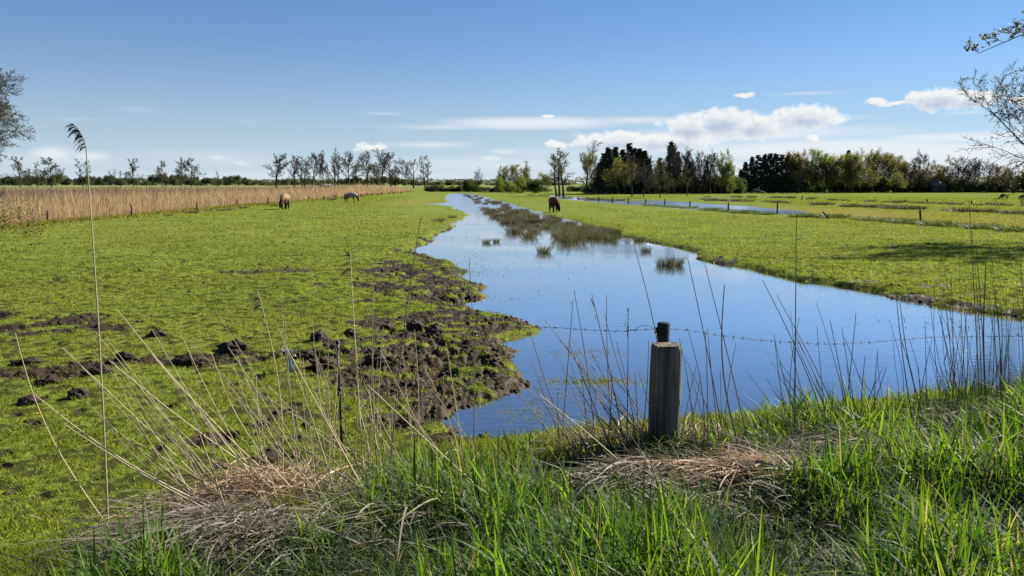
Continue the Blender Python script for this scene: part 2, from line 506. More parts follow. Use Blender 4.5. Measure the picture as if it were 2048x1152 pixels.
# ------------------------------------------------------------------ world
def build_world():
    w = bpy.data.worlds.new('World'); SC.world = w; w.use_nodes = True
    nt = w.node_tree; nt.nodes.clear()
    sky = nd(nt, 'ShaderNodeTexSky', sky_type='NISHITA')
    sky.sun_disc = False; sky.sun_elevation = SUN_EL; sky.sun_rotation = SUN_AZ
    sky.altitude = 0; sky.air_density = 1.0; sky.dust_density = .15; sky.ozone_density = 2.5
    tc = nd(nt, 'ShaderNodeTexCoord')
    sx = nd(nt, 'ShaderNodeSeparateXYZ'); nt.links.new(tc.outputs['Generated'], sx.inputs[0])
    az = mth(nt, 'MULTIPLY', mth(nt, 'ARCTAN2', sx.outputs[0], sx.outputs[1]), 180 / math.pi)
    el = mth(nt, 'MULTIPLY', mth(nt, 'ARCSINE', sx.outputs[2]), 180 / math.pi)
    uv = nd(nt, 'ShaderNodeCombineXYZ'); nt.links.new(az, uv.inputs[0]); nt.links.new(el, uv.inputs[1])

    def ang(px, py):
        r = ray(px, py)
        return math.degrees(math.atan2(r[0], r[1])), math.degrees(math.asin(r[2] / np.linalg.norm(r)))

    def group(name, blobs, nscale, stretch, warp, gain, edge):
        g = bpy.data.node_groups.new(name, 'ShaderNodeTree')
        g.interface.new_socket('UV', in_out='INPUT', socket_type='NodeSocketVector')
        g.interface.new_socket('Density', in_out='OUTPUT', socket_type='NodeSocketFloat')
        g.interface.new_socket('Raw', in_out='OUTPUT', socket_type='NodeSocketFloat')
        gi = g.nodes.new('NodeGroupInput'); go = g.nodes.new('NodeGroupOutput')
        nz = nd(g, 'ShaderNodeTexNoise'); nz.inputs['Scale'].default_value = nscale; nz.inputs['Detail'].default_value = 7
        nz.inputs['Roughness'].default_value = .58
        mp = nd(g, 'ShaderNodeMapping'); mp.inputs['Scale'].default_value = stretch
        g.links.new(gi.outputs[0], mp.inputs['Vector']); g.links.new(mp.outputs[0], nz.inputs['Vector'])
        cen = nd(g, 'ShaderNodeVectorMath', operation='SUBTRACT'); g.links.new(nz.outputs['Color'], cen.inputs[0]); cen.inputs[1].default_value = (.5, .5, .5)
        sc = nd(g, 'ShaderNodeVectorMath', operation='MULTIPLY'); g.links.new(cen.outputs[0], sc.inputs[0]); sc.inputs[1].default_value = (*warp, 0)
        ad = nd(g, 'ShaderNodeVectorMath', operation='ADD'); g.links.new(gi.outputs[0], ad.inputs[0]); g.links.new(sc.outputs[0], ad.inputs[1])
        cur = None
        for (px, py, hw, hh, amp) in blobs:
            u0, v0 = ang(px, py)
            a = hw / F * 57.3 * math.cos(R(u0)) ** 2; b = hh / F * 57.3 * math.cos(R(u0))
            s1 = nd(g, 'ShaderNodeVectorMath', operation='SUBTRACT'); g.links.new(ad.outputs[0], s1.inputs[0]); s1.inputs[1].default_value = (u0, v0, 0)
            s2 = nd(g, 'ShaderNodeVectorMath', operation='MULTIPLY'); g.links.new(s1.outputs[0], s2.inputs[0]); s2.inputs[1].default_value = (1 / a, 1 / b, 0)
            s3 = nd(g, 'ShaderNodeVectorMath', operation='LENGTH'); g.links.new(s2.outputs[0], s3.inputs[0])
            q = mth(g, 'MULTIPLY', mth(g, 'SUBTRACT', 1.0, s3.outputs['Value']), amp)
            cur = q if cur is None else mth(g, 'MAXIMUM', cur, q)
        d = mth(g, 'ADD', cur, mth(g, 'MULTIPLY', mth(g, 'SUBTRACT', nz.outputs['Fac'], .52), gain))
        mr = nd(g, 'ShaderNodeMapRange'); mr.interpolation_type = 'SMOOTHSTEP'
        g.links.new(d, mr.inputs[0]); mr.inputs[1].default_value = 0; mr.inputs[2].default_value = edge
        g.links.new(mr.outputs[0], go.inputs[0])
        g.links.new(d, go.inputs[1])
        return g

    cum = [(1385, 256, 70, 30, 1.1), (1445, 247, 85, 36, 1.15), (1510, 254, 80, 28, 1.1), (1610, 236, 92, 28, 1.1), (1660, 240, 40, 14, .9),
           (1340, 284, 110, 22, 1), (1230, 284, 95, 25, 1.1), (1170, 288, 36, 15, 1), (1112, 291, 30, 12, .9),
           (1880, 199, 84, 27, 1.1), (1945, 199, 80, 22, 1), (1752, 204, 26, 11, 1), (1800, 207, 40, 7, .8), (2060, 200, 60, 14, .9),
           (1487, 190, 30, 6, .8), (1625, 276, 16, 10, 1),
           (735, 296, 26, 11, .65), (757, 293, 22, 10, .7),
           (1100, 231, 14, 4, .6), (2150, 260, 120, 30, 1), (2600, 230, 160, 40, 1), (-200, 280, 120, 26, 1)]
    wis = [(982, 317, 40, 11, 1.0), (1015, 303, 50, 8, .8), (108, 306, 70, 20, 1.15), (190, 312, 60, 15, .9), (433, 317, 40, 10, .9), (484, 327, 30, 9, .8), (1060, 246, 260, 16, 1.3), (890, 252, 180, 9, .7), (1280, 240, 220, 12, .8), (1560, 238, 250, 12, .8), (860, 290, 130, 10, .8), (770, 226, 60, 5, .5), (1500, 268, 420, 24, 1.0),
           (1650, 300, 460, 30, 1.45), (1950, 275, 330, 14, 1.2), (1900, 305, 420, 26, 1.6), (1250, 305, 420, 22, .6), (1620, 186, 110, 5, .5),
           (1750, 340, 800, 34, 1.5), (265, 218, 80, 10, .35), (140, 241, 80, 8, .35), (490, 243, 60, 8, .3), (420, 320, 260, 28, .45), (1000, 330, 500, 30, .6),
           (120, 318, 200, 26, .55), (1930, 225, 90, 5, .6), (700, 350, 900, 16, .5)]
    gc = group('cumulus', cum, 1.15, (1, 1.35, 1), (1.1, .65), 1.25, .40)
    gw = group('wisps', wis, .35, (.32, 2.2, 1), (3.2, .45), .55, 1.0)

    def use(g, off=None):
        n = nt.nodes.new('ShaderNodeGroup'); n.node_tree = g
        if off:
            a = nd(nt, 'ShaderNodeVectorMath', operation='ADD'); nt.links.new(uv.outputs[0], a.inputs[0]); a.inputs[1].default_value = off
            nt.links.new(a.outputs[0], n.inputs[0])
        else:
            nt.links.new(uv.outputs[0], n.inputs[0])
        return n.outputs
    c0 = use(gc)[0]; c1 = use(gc, (.18, .30, 0))[1]; w0 = use(gw)[0]
    STR = .048
    tint = nd(nt, 'ShaderNodeMix', data_type='RGBA', blend_type='MULTIPLY'); tint.inputs[0].default_value = 1
    nt.links.new(sky.outputs[0], tint.inputs[6]); tint.inputs[7].default_value = (*SKYTINT, 1)
    base = tint.outputs[2]
    k = 1 / STR
    veil = mth(nt, 'MULTIPLY', mth(nt, 'POWER', 2.718, mth(nt, 'MULTIPLY', mth(nt, 'MAXIMUM', el, 0.0), -1 / 5.4)), .88)
    base = mixc(nt, veil, base, tuple(v * k for v in (.31, .352, .40)))
    base = mixc(nt, mth(nt, 'MULTIPLY', w0, .82), base, tuple(v * k for v in (.39, .405, .425)))
    sh = nd(nt, 'ShaderNodeMapRange'); sh.interpolation_type = 'SMOOTHSTEP'; nt.links.new(c1, sh.inputs[0]); sh.inputs[1].default_value = .05; sh.inputs[2].default_value = 1.15
    shade = sh.outputs[0]
    cc = mixc(nt, shade, tuple(v * k for v in (.43, .43, .42)), tuple(v * k for v in (.235, .27, .335)))
    base = mixc(nt, mth(nt, 'MULTIPLY', c0, .92), base, cc)
    bg = nd(nt, 'ShaderNodeBackground'); bg.inputs['Strength'].default_value = STR
    nt.links.new(base, bg.inputs['Color'])
    o = nd(nt, 'ShaderNodeOutputWorld'); nt.links.new(bg.outputs[0], o.inputs['Surface'])
    w.cycles.sampling_method = 'MANUAL'; w.cycles.sample_map_resolution = 1024
SKYTINT = (0.40, 0.665, 0.98)
build_world()

sun = bpy.data.lights.new('sun', 'SUN'); sun.energy = 5.0; sun.angle = R(.55); sun.color = (1.0, .94, .84)
so = bpy.data.objects.new('sun', sun); COL.objects.link(so)
sd = Vector((math.sin(SUN_AZ) * math.cos(SUN_EL), math.cos(SUN_AZ) * math.cos(SUN_EL), math.sin(SUN_EL)))
so.rotation_euler = sd.to_track_quat('Z', 'Y').to_euler()
so.location = sd * 50

cam = bpy.data.cameras.new('camera'); co = bpy.data.objects.new('camera', cam); COL.objects.link(co)
cam.sensor_fit = 'HORIZONTAL'; cam.angle = 2 * math.atan(1024 / F); cam.clip_start = .05; cam.clip_end = 20000
co.location = (0, 0, CAMZ); co.rotation_euler = (math.pi / 2 - PITCH, 0, 0)
SC.camera = co
SC.view_settings.view_transform = 'Standard'; SC.view_settings.look = 'None'; SC.view_settings.gamma = 1
SC.view_settings.exposure = 1.12

# ------------------------------------------------------------------ ground and water
def build_ground():
    r = [0.0]; q = .5
    rr = [.0]
    while q < 7000:
        rr.append(q)
        q *= 1.03 if q < 3.2 else (1.0048 if q < 19 else (1.011 if q < 260 else 1.06))
    rr = np.array(rr[1:])
    th = np.concatenate([np.linspace(-180, -44, 40)[:-1], np.linspace(-44, 44, 760), np.linspace(44, 180, 40)[1:]])
    th = R(1) * th
    T, Rr = np.meshgrid(th, rr)
    x = np.sin(T) * Rr; y = np.cos(T) * Rr
    z, mud, sdw, ts = land(x, y)
    n, m = x.shape
    V = np.stack([x, y, z], -1).reshape(-1, 3)
    i = (np.arange(n - 1)[:, None] * m + np.arange(m - 1)[None, :]).ravel()
    Q = np.stack([i, i + m, i + m + 1, i + 1], 1)[:, ::-1]
    # close the hole at the camera's feet
    V = np.vstack([V, [[0, 0, gz(0, .1)]]]); c = len(V) - 1
    Tt = np.stack([np.full(m - 1, c), np.arange(1, m), np.arange(m - 1)], 1)[:, ::-1]
    xf, yf = x.ravel(), y.ravel(); rf = np.hypot(xf, yf)
    def msk(P, w):
        k = np.zeros(xf.shape); s = rf < 420
        k[s] = sstep(w, -w, sdist(xf[s], yf[s], P) + (fbm(xf[s] / w / 2, yf[s] / w / 2, 5) - .5) * w * 2)
        return k
    yel = np.maximum(np.maximum(msk(YELLOW, 2.0) * .85, msk(YELLOW2, 6)), msk(YELLOW3, 2.5) * .5)
    marsh = msk(MARSH, 1.2)
    far = sstep(230, 330, rf)
    soil = sstep(.52, .36, fbm(xf * 8, yf * 8, 43, 3)) * sstep(40, 15, rf)
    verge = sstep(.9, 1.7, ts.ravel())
    wet = sstep(.25, -.15, sdw.ravel() + 0.0) * .9
    z0 = lambda a: np.append(a, 0)
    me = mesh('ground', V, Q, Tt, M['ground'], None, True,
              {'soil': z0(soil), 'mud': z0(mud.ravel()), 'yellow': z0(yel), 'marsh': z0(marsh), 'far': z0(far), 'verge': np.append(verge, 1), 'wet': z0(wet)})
    o = link('ground', me); o['kind'] = 'structure'
    wv = [[-40, 4.5, 0], [95, 4.5, 0], [95, 270, 0], [-40, 270, 0]]
    o = link('water', mesh('water', wv, [[0, 1, 2, 3]], None, M['water'])); o['kind'] = 'structure'
build_ground()

# ------------------------------------------------------------------ pasture grass
def scatter(n, r0, r1, half, power=1.0):
    """points in the wedge in front of the camera; power < 2 thins them out with distance"""
    u = RS.rand(n)
    if abs(power) < 1e-6: r = r0 * (r1 / r0) ** u
    else: r = (r0 ** power + u * (r1 ** power - r0 ** power)) ** (1 / power)
    t = (RS.rand(n) * 2 - 1) * R(half)
    return np.sin(t) * r, np.cos(t) * r, r

def pasture():
    n = 820000
    x, y, r = scatter(n, 3.2, 130, 38, .15)
    z, mud, sdw, ts = land(x, y)
    dens = (1 - sstep(.15, .6, mud)) * (sdw > .08) * (ts < 1.7)
    pn = fbm(x * .8, y * .8, 41); pf = fbm(x * 8, y * 8, 43, 3)
    dens *= .13 + .87 * sstep(.36, .53, pf)
    far_ok = ~((r > 30) & inside(x, y, REED))
    dens *= 1 - sstep(8, 4, sdw) * sstep(40, 60, r)
    k = (RS.rand(n) < dens) & far_ok
    # a few wet blades in the mud and along the shore
    k |= (RS.rand(n) < .15) & (mud > .3) & (sdw > -.25) & (ts < .5)
    x, y, z, r, pn, pf, ts = x[k], y[k], z[k], r[k], pn[k], pf[k], ts[k]
    m = len(x)
    L = (.022 + .035 * RS.rand(m) + .035 * sstep(.5, .75, pf)) * (1 + np.clip(r - 8, 0, 100) * .008)
    W = (.0055 + .004 * RS.rand(m)) * (1 + np.clip(r - 5, 0, 120) * .05)
    L = L * (1 + 1.1 * sstep(.1, .8, ts))
    h = RS.rand(m) * 6.283
    til = .25 + .75 * RS.rand(m)
    U = norm(np.stack([np.cos(h) * til, np.sin(h) * til, np.ones(m)], 1))
    a2 = h + 1.57 + RS.normal(0, .5, m)
    S = np.stack([np.cos(a2), np.sin(a2), np.zeros(m)], 1)
    B = np.stack([np.cos(h) * .45, np.sin(h) * .45, -.35 * np.ones(m)], 1) * (RS.rand(m) * .9)[:, None]
    V, Q, per = ribbons(np.stack([x, y, z - .006], 1), U, S, L, W, B, 2, np.array([1, .8, .04]))
    t = RS.rand(m)[:, None]; v = (.65 + .7 * RS.rand(m))[:, None]
    big = sstep(.3, .7, pn)[:, None]
    c = (np.array([.085, .135, .012]) * (1 - t) + np.array([.22, .27, .022]) * t)
    c = c * v * (1 - .28 * big)
    patch = sstep(.54, .68, fbm(x * .22, y * .30, 141))[:, None]
    c = c * np.array([1.36, 1.30, 2.3]) * (1 - .5 * patch) + .5 * patch * np.array([.20, .18, .05]) * v
    pit_shade = sstep(.27, .18, vnoise(x * 1.3, y * 2.6, 151))[:, None] * sstep(14, 24, r)[:, None]  # specks painted dark on far blades, as if shaded in hoof pits
    c = c * (1 - .68 * pit_shade)
    dry = (RS.rand(m) < .06)[:, None]
    c = np.where(dry, np.array([.26, .21, .10]) * v, c)
    o = link('pasture_grass', mesh('pasture_grass', V, Q, None, M['grass'], np.repeat(c, per, 0)))
    tag(o, 'short grazed bright green grass covering the pasture', 'grass', kind='stuff')
pasture()

def verge_grass():
    V_ = MB()
    n = 72000
    x, y, r = scatter(n, 1.6, 12, 42, 1.0)
    z, mud, sdw, ts = land(x, y)
    tall = sstep(.3, 2.1, ts)
    # lusher on the right, thin on the far left where straw lies
    lush = sstep(-3.4, -2.0, x + .5 * (y - 4)) * .85 + .15
    cl = fbm(x * 1.9, y * 1.9, 77, 3)
    straw_gap = np.exp(-((x - 1.55) ** 2 / .5 + (y - 4.55) ** 2 / .12)) + np.exp(-((x + 1.45) ** 2 / .9 + (y - 4.0) ** 2 / .35))
    k = (ts > .0) & (RS.rand(n) < (.30 + .70 * sstep(.36, .52, cl)) * lush * (1 - .35 * np.clip(straw_gap, 0, 1)))
    x, y, z, tall, cl, ts = x[k], y[k], z[k], tall[k], cl[k], ts[k]
    m = len(x)
    Lr = (.055 + .235 * tall) * (.45 + .75 * RS.rand(m)) * (.45 + 1.15 * sstep(.36, .66, cl))
    Lr = np.where(ts < .8, np.minimum(Lr, .06 + .10 * RS.rand(m)), Lr)
    rgt = sstep(2.5, 4.5, x)
    Lr = Lr * .92 * (1 - .62 * np.exp(-((x - .8) ** 2 / .9 + (y - 4.3) ** 2 / .5)))
    Lr = Lr * (1 + .25 * rgt)
    W = (.0045 + .009 * RS.rand(m) ** 1.6) * np.clip(Lr / .22, .55, 1.2)
    flow = 2.6 + 2.6 * (fbm(x * .6, y * .6, 88) - .5) * 2
    h = flow + RS.normal(0, 1.9, m)
    til = .06 + .42 * RS.rand(m) ** 1.5
    U = norm(np.stack([np.cos(h) * til, np.sin(h) * til, np.ones(m)], 1))
    a2 = h + 1.57 + RS.normal(0, .6, m)
    S = np.stack([np.cos(a2), np.sin(a2), np.zeros(m)], 1)
    bend = (RS.rand(m) ** 1.1 * 1.1)[:, None]
    B = np.stack([np.cos(h) * .75, np.sin(h) * .75, -.62 * np.ones(m)], 1) * bend
    s = np.linspace(0, 1, 7)
    prof = np.clip(np.minimum(.55 + s * 1.3, 1.0) * (1 - s ** 3), .03, 1)
    V, Q, per = ribbons(np.stack([x, y, z - .01], 1), U, S, Lr, W, B, 6, prof)
    t = RS.rand(m)[:, None]; v = (.65 + .7 * RS.rand(m))[:, None]
    c = (np.array([.026, .076, .014]) * (1 - t) + np.array([.125, .21, .028]) * t) * v
    short = sstep(.9, .2, ts)[:, None]
    c = c * (1 - short) + short * np.array([.12, .17, .018]) * v
    dry = (RS.rand(m) < .08)[:, None]
    c = np.where(dry, np.array([.19, .18, .15]) * v, c)
    o = link('verge_grass', mesh('verge_grass', V, Q, None, M['lush'], np.repeat(c, per, 0)))
    tag(o, 'long dark green grass on the verge in front of the water', 'grass', kind='stuff')
verge_grass()

def verge_undergrowth():
    n = 90000
    x, y, r = scatter(n, 1.8, 11, 42, 1.1)
    z, mud, sdw, ts = land(x, y)
    k = (ts > .9) & (x > -3.2)
    x, y, z, ts = x[k], y[k], z[k], ts[k]; m = len(x)
    h = RS.rand(m) * 6.283; til = .3 + 1.1 * RS.rand(m)
    U = norm(np.stack([np.cos(h) * til, np.sin(h) * til, np.ones(m)], 1))
    a2 = h + 1.57 + RS.normal(0, .5, m)
    S = np.stack([np.cos(a2), np.sin(a2), np.zeros(m)], 1)
    B = np.stack([np.cos(h) * .6, np.sin(h) * .6, -.6 * np.ones(m)], 1) * RS.rand(m)[:, None]
    V, Q, per = ribbons(np.stack([x, y, z - .005], 1), U, S, .05 + .11 * RS.rand(m), .003 + .006 * RS.rand(m) ** 1.5, B, 3, np.array([.8, 1, .8, .06]))
    t = RS.rand(m)[:, None]; v = (.5 + .8 * RS.rand(m))[:, None]
    c = (np.array([.014, .038, .009]) * (1 - t) + np.array([.05, .088, .014]) * t) * v
    dead = (RS.rand(m) < .22)[:, None]
    c = np.where(dead, np.array([.13, .11, .078]) * v, c)
    o = link('verge_undergrowth', mesh('verge_undergrowth', V, Q, None, M['straw'], np.repeat(c, per, 0)))
    tag(o, 'short tangled grass and dead blades covering the soil of the verge', 'undergrowth', kind='stuff')
verge_undergrowth()

def straw():
    mb = MB()
    # (centre px, py, depth, spread x, spread y, count, heading, colour)
    beds = [(430, 1095, 3.5, .42, .30, 1300, 3.7, (.19, .165, .125)), (520, 985, 4.3, .42, .30, 1500, 2.9, (.40, .29, .17)),
            (330, 1000, 4.2, .35, .25, 260, 3.5, (.33, .28, .2)),
            (1480, 945, 4.02, .42, .20, 420, 2.9, (.38, .28, .18)), (1300, 930, 4.1, .25, .18, 200, 3.5, (.26, .22, .16)),
            (1700, 890, 4.6, .6, .35, 420, 2.75, (.22, .19, .14)), (1380, 880, 4.85, .30, .2, 400, 1.6, (.33, .25, .15)),
            
            (800, 940, 4.4, .9, .5, 500, 2.6, (.25, .22, .14))]
    beds += [(900, 990, 3.9, .5, .3, 260, 2.6, (.27, .235, .16)), (1130, 960, 4.0, .5, .3, 220, 2.9, (.27, .23, .16)), (1800, 950, 4.3, .7, .35, 420, 2.7, (.24, .21, .15)), (1950, 880, 5.2, .6, .4, 320, 2.6, (.24, .21, .15)),
             (1500, 1040, 3.5, .7, .3, 160, 2.8, (.28, .245, .17)), (720, 1070, 3.5, .6, .3, 220, 2.9, (.27, .235, .165)), (1200, 890, 4.9, .5, .25, 260, 2.9, (.27, .23, .16))]
    for (px, py, d, sx, sy, n, hd, c) in beds:
        p = atd(px, py, d)
        x = p[0] + RS.normal(0, sx * .6, n); y = d + RS.normal(0, sy * .6, n)
        z = land(x, y)[0]
        e = np.exp(-(((x - p[0]) / sx) ** 2 + ((y - d) / sy) ** 2) * .8)
        z = z + .01 + RS.rand(n) * (.22 if px < 800 else .08) * e
        h = hd + RS.normal(0, .95, n)
        L = .08 + .38 * RS.rand(n) ** 1.3; W = .003 + .007 * RS.rand(n) ** 1.5
        ln = RS.normal(.12, .22, n)
        U = norm(np.stack([np.cos(h), np.sin(h), ln], 1))
        S = norm(np.stack([-np.sin(h), np.cos(h), RS.normal(0, .6, n)], 1))
        B = np.stack([RS.normal(0, .25, n), RS.normal(0, .25, n), -.25 * RS.rand(n) - np.maximum(ln, 0) * .6], 1)
        V, Q, per = ribbons(np.stack([x, y, z], 1), U, S, L, W, B, 4, np.array([.8, 1, .9, .7, .2]))
        cc = np.array(c) * (.55 + .9 * RS.rand(n))[:, None]
        mb.add(V, Q, None, np.repeat(cc, per, 0))
    o = link('dry_straw', mb.mesh('dry_straw', M['straw']))
    tag(o, 'flattened dead tan straw lying in heaps on the verge', 'straw', kind='stuff')
straw()

# ------------------------------------------------------------------ clods in the trampled mud
def lump(seed, n=2):
    bm = bmesh.new()
    bmesh.ops.create_icosphere(bm, subdivisions=n, radius=1)
    v = np.array([q.co[:] for q in bm.verts]); f = np.array([[q.index for q in a.verts] for a in bm.faces])
    bm.free()
    d = vnoise(v[:, 0] * 1.7 + seed * 7.1, v[:, 1] * 1.7 + v[:, 2] * 2.3, seed) + .5 * vnoise(v[:, 0] * 4 + v[:, 2] * 3, v[:, 1] * 4 + seed, seed + 3)
    v = v * (.55 + .6 * d)[:, None]
    return v, f

def clods():
    L = [lump(i, 1) for i in range(8)]
    n = 60000
    x, y, r = scatter(n, 4.5, 32, 38, .6)
    z, mud, sdw, ts = land(x, y)
    k = (RS.rand(n) < mud ** 1.5 * .5) & (sdw > -.22) & (z > -.03)
    x, y, z, r = x[k], y[k], z[k], r[k]
    mb = MB()
    for i in range(8):
        s = np.arange(i, len(x), 8)
        v, f = L[i]
        m = len(s)
        a = RS.rand(m) * 6.283
        sc = (.008 + .030 * RS.rand(m) ** 3.0) * (1 + np.clip(r[s] - 12, 0, 30) * .03)
        vv = np.empty((m, len(v), 3))
        vx = v[:, 0] * 1.35
        vv[:, :, 0] = (vx[None] * np.cos(a)[:, None] - v[None, :, 1] * np.sin(a)[:, None]) * sc[:, None] + x[s][:, None]
        vv[:, :, 1] = (vx[None] * np.sin(a)[:, None] + v[None, :, 1] * np.cos(a)[:, None]) * sc[:, None] + y[s][:, None]
        vv[:, :, 2] = v[None, :, 2] * sc[:, None] * (.6 + .4 * RS.rand(m))[:, None] + (z[s] + sc * .15)[:, None]
        ff = (f[None] + (np.arange(m) * len(v))[:, None, None]).reshape(-1, 3)
        mb.add(vv.reshape(-1, 3), None, ff)
    o = link('trampled_mud', mb.mesh('trampled_mud', M['soil']))
    tag(o, 'dark trampled mud clods beside the shallow water', 'mud', kind='stuff')
clods()

def litter():
    """short pale straw flecks that imitate wet glints on the mud and turf"""
    n = 42000
    x, y, r = scatter(n, 4.2, 26, 38, .5)
    z, mud, sdw, ts = land(x, y)
    k = ((RS.rand(n) < mud * .55) | (RS.rand(n) < .035)) & (sdw > -.15) & (ts < .3) & (z > -.02)
    x, y, z = x[k], y[k], z[k]; n = len(x)
    h = RS.rand(n) * 6.283
    U = norm(np.stack([np.cos(h), np.sin(h), RS.normal(.15, .35, n)], 1)); S = norm(np.stack([-np.sin(h), np.cos(h), RS.normal(0, .6, n)], 1))
    V, Q, per = ribbons(np.stack([x, y, z + .012], 1), U, S, .03 + .07 * RS.rand(n) ** 2, .004 + .006 * RS.rand(n), U * 0 + np.array([0, 0, -.3]), 2, np.array([.7, 1, .3]))
    c = np.array([.24, .19, .13]) * (.3 + 1.1 * RS.rand(n))[:, None]
    g = (RS.rand(n) < .3)[:, None]
    c = np.where(g, np.array([.14, .18, .03]), c)
    o = link('pale_glint_flecks', mesh('pale_glint_flecks', V, Q, None, M['straw'], np.repeat(c, per, 0)))
    tag(o, 'pale straw flecks standing in for wet glints on the mud and turf', 'plant litter', kind='stuff')
litter()

def heaps():
    """single heaps of dug-up soil in the grass"""
    H = [(158, 795, .17, .15, 'large dark soil heap with a shaded hollow beside the tallest reed stem'),
         (55, 808, .14, .10, 'rounded brown soil heap at the left edge of the pasture'),
         (312, 672, .18, .13, 'dark soil heap standing alone above the trampled strip in the pasture'),
         (252, 718, .15, .12, 'small brown soil heap at the start of the trampled strip'),
         (380, 730, .30, .16, 'broad brown soil heap in the middle of the trampled strip'),
         (465, 700, .26, .17, 'dark crumbly soil heap left of the blue plastic fence unit'),
         (200, 745, .22, .10, 'low dark soil heap in front of the trampled strip'),
         (60, 735, .26, .10, 'wide low soil heap by the left edge on the trampled strip'),
         (100, 765, .2, .09, 'low dark soil heap between the rounded heap and the strip'),
         (640, 680, .2, .17, 'dark soil heap just behind the black fence peg'),
         (700, 668, .14, .10, 'small purple brown soil heap right of the black fence peg'),
         (775, 665, .22, .19, 'tall black soil heap with a sunlit rim near the trampled shore'),
         (832, 660, .2, .18, 'black soil heap in the middle of the trampled shore'),
         (868, 672, .2, .2, 'steep black soil heap nearest the puddle'),
         (650, 735, .28, .16, 'black soil heap between the blue fence unit and the peg'),
         (755, 725, .24, .14, 'brown soil heap in front of the long puddle'),
         (610, 722, .16, .12, 'small black soil heap next to the blue fence unit'),
         (590, 606, .13, .07, 'tiny far soil heap in the green of the pasture'),
         (120, 650, .12, .07, 'tiny soil heap beyond the wire near the left edge')]
    for i, (px, py, w, h, lab) in enumerate(H):
        p = ground_pt(px, py)
        v, f = lump(30 + i, 4)
        v = v.copy()
        x2 = fbm(v[:, 0] * 4 + i, v[:, 1] * 4 + v[:, 2] * 4, i) - .5
        v *= (1 + .55 * x2)[:, None]
        h *= .66; w *= .54
        v = v * np.array([w * 1.15, w * .85, h])
        v[:, 2] += h * .1
        o = link('soil_heap', mesh('soil_heap', v, None, f, M['soil'], (.5, .5, .5), True), None, p, RS.rand() * .6)
        tag(o, lab, 'soil heap', 'soil heaps in the pasture')
heaps()

# ------------------------------------------------------------------ reed bed on the far left
def reed_bed():
    n = 290000
    E = polyw(REEDEDGE, .1)
    x, y, r = scatter(n, 24, 235, 46, .55)
    ok = inside(x, y, REED)
    x, y, r = x[ok], y[ok], r[ok]
    d = sdist(x, y, E, False)
    # dense along the field edge, thinner inside
    kp = RS.rand(len(x)) < np.clip(1.15 * np.exp(-d / 11) + .16, 0, 1)
    x, y, r, d = x[kp], y[kp], r[kp], d[kp]
    kp = (RS.rand(len(x)) < .55 + .45 * sstep(.36, .55, fbm(x / 2.5, y / 2.5, 19)))
    x, y, r, d = x[kp], y[kp], r[kp], d[kp]
    kp = (RS.rand(len(x)) < .2 + .8 * sstep(.1, .6, d + (fbm(x / 2, y / 2, 12) - .5) * 2.4))
    x, y, r, d = x[kp], y[kp], r[kp], d[kp]
    m = len(x)
    z = land(x, y)[0]
    tallm = 1.0 + .38 * np.exp(-((y - 172) / 26) ** 2) * (d < 25)
    L = (.85 + .95 * RS.rand(m) ** 1.6) * (.50 + .40 * sstep(0, 6.0, d)) * (.8 + .35 * fbm(x / 7, y / 7, 55)) * tallm
    L = L * np.where(RS.rand(m) < .07, 1.3, 1.0)
    W = (.006 + .008 * RS.rand(m)) * (1 + r / 55)
    h = RS.rand(m) * 6.283; til = np.abs(RS.normal(.04, .07, m))
    U = norm(np.stack([np.cos(h) * til, np.sin(h) * til, np.ones(m)], 1))
    S = np.stack([np.ones(m), RS.normal(0, .5, m), np.zeros(m)], 1); S = norm(S)
    B = np.stack([np.cos(h), np.sin(h), np.zeros(m)], 1) * (RS.rand(m) * .14)[:, None]
    V, Q, per = ribbons(np.stack([x, y, z], 1), U, S, L, W, B, 3, np.array([.7, .6, 1.15, .25]))
    v = (.55 + .75 * RS.rand(m))[:, None]
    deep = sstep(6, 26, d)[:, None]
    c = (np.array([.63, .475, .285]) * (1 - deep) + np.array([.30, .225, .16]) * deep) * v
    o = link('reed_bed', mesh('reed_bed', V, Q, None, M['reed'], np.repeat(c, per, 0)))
    tag(o, 'broad bed of dry tan reeds along the left side of the pasture', 'reeds', kind='stuff')
    # rough green fringe at its foot
    n = 9000
    i = RS.randint(0, len(E) - 1, n); t = RS.rand(n)
    p = E[i] * (1 - t)[:, None] + E[i + 1] * t[:, None] + RS.normal(0, .5, (n, 2))
    x, y = p[:, 0], p[:, 1]; r = np.hypot(x, y)
    z = land(x, y)[0]
    h = RS.rand(n) * 6.28
    U = norm(np.stack([np.cos(h) * .5, np.sin(h) * .5, np.ones(n)], 1)); S = np.stack([-np.sin(h), np.cos(h), 0 * h], 1)
    V, Q, per = ribbons(np.stack([x, y, z], 1), U, S, .15 + .25 * RS.rand(n), .012 * (1 + r / 25), U * 0 + np.array([0, 0, -.3]), 2, np.array([1, .8, .1]))
    t = RS.rand(n)[:, None]
    c = np.array([.13, .17, .03]) * (1 - t) + np.array([.26, .22, .09]) * t
    o = link('reed_fringe_grass', mesh('reed_fringe_grass', V, Q, None, M['grass'], np.repeat(c, per, 0)))
    tag(o, 'rough yellow green grass along the foot of the reed bed', 'grass', kind='stuff')
reed_bed()

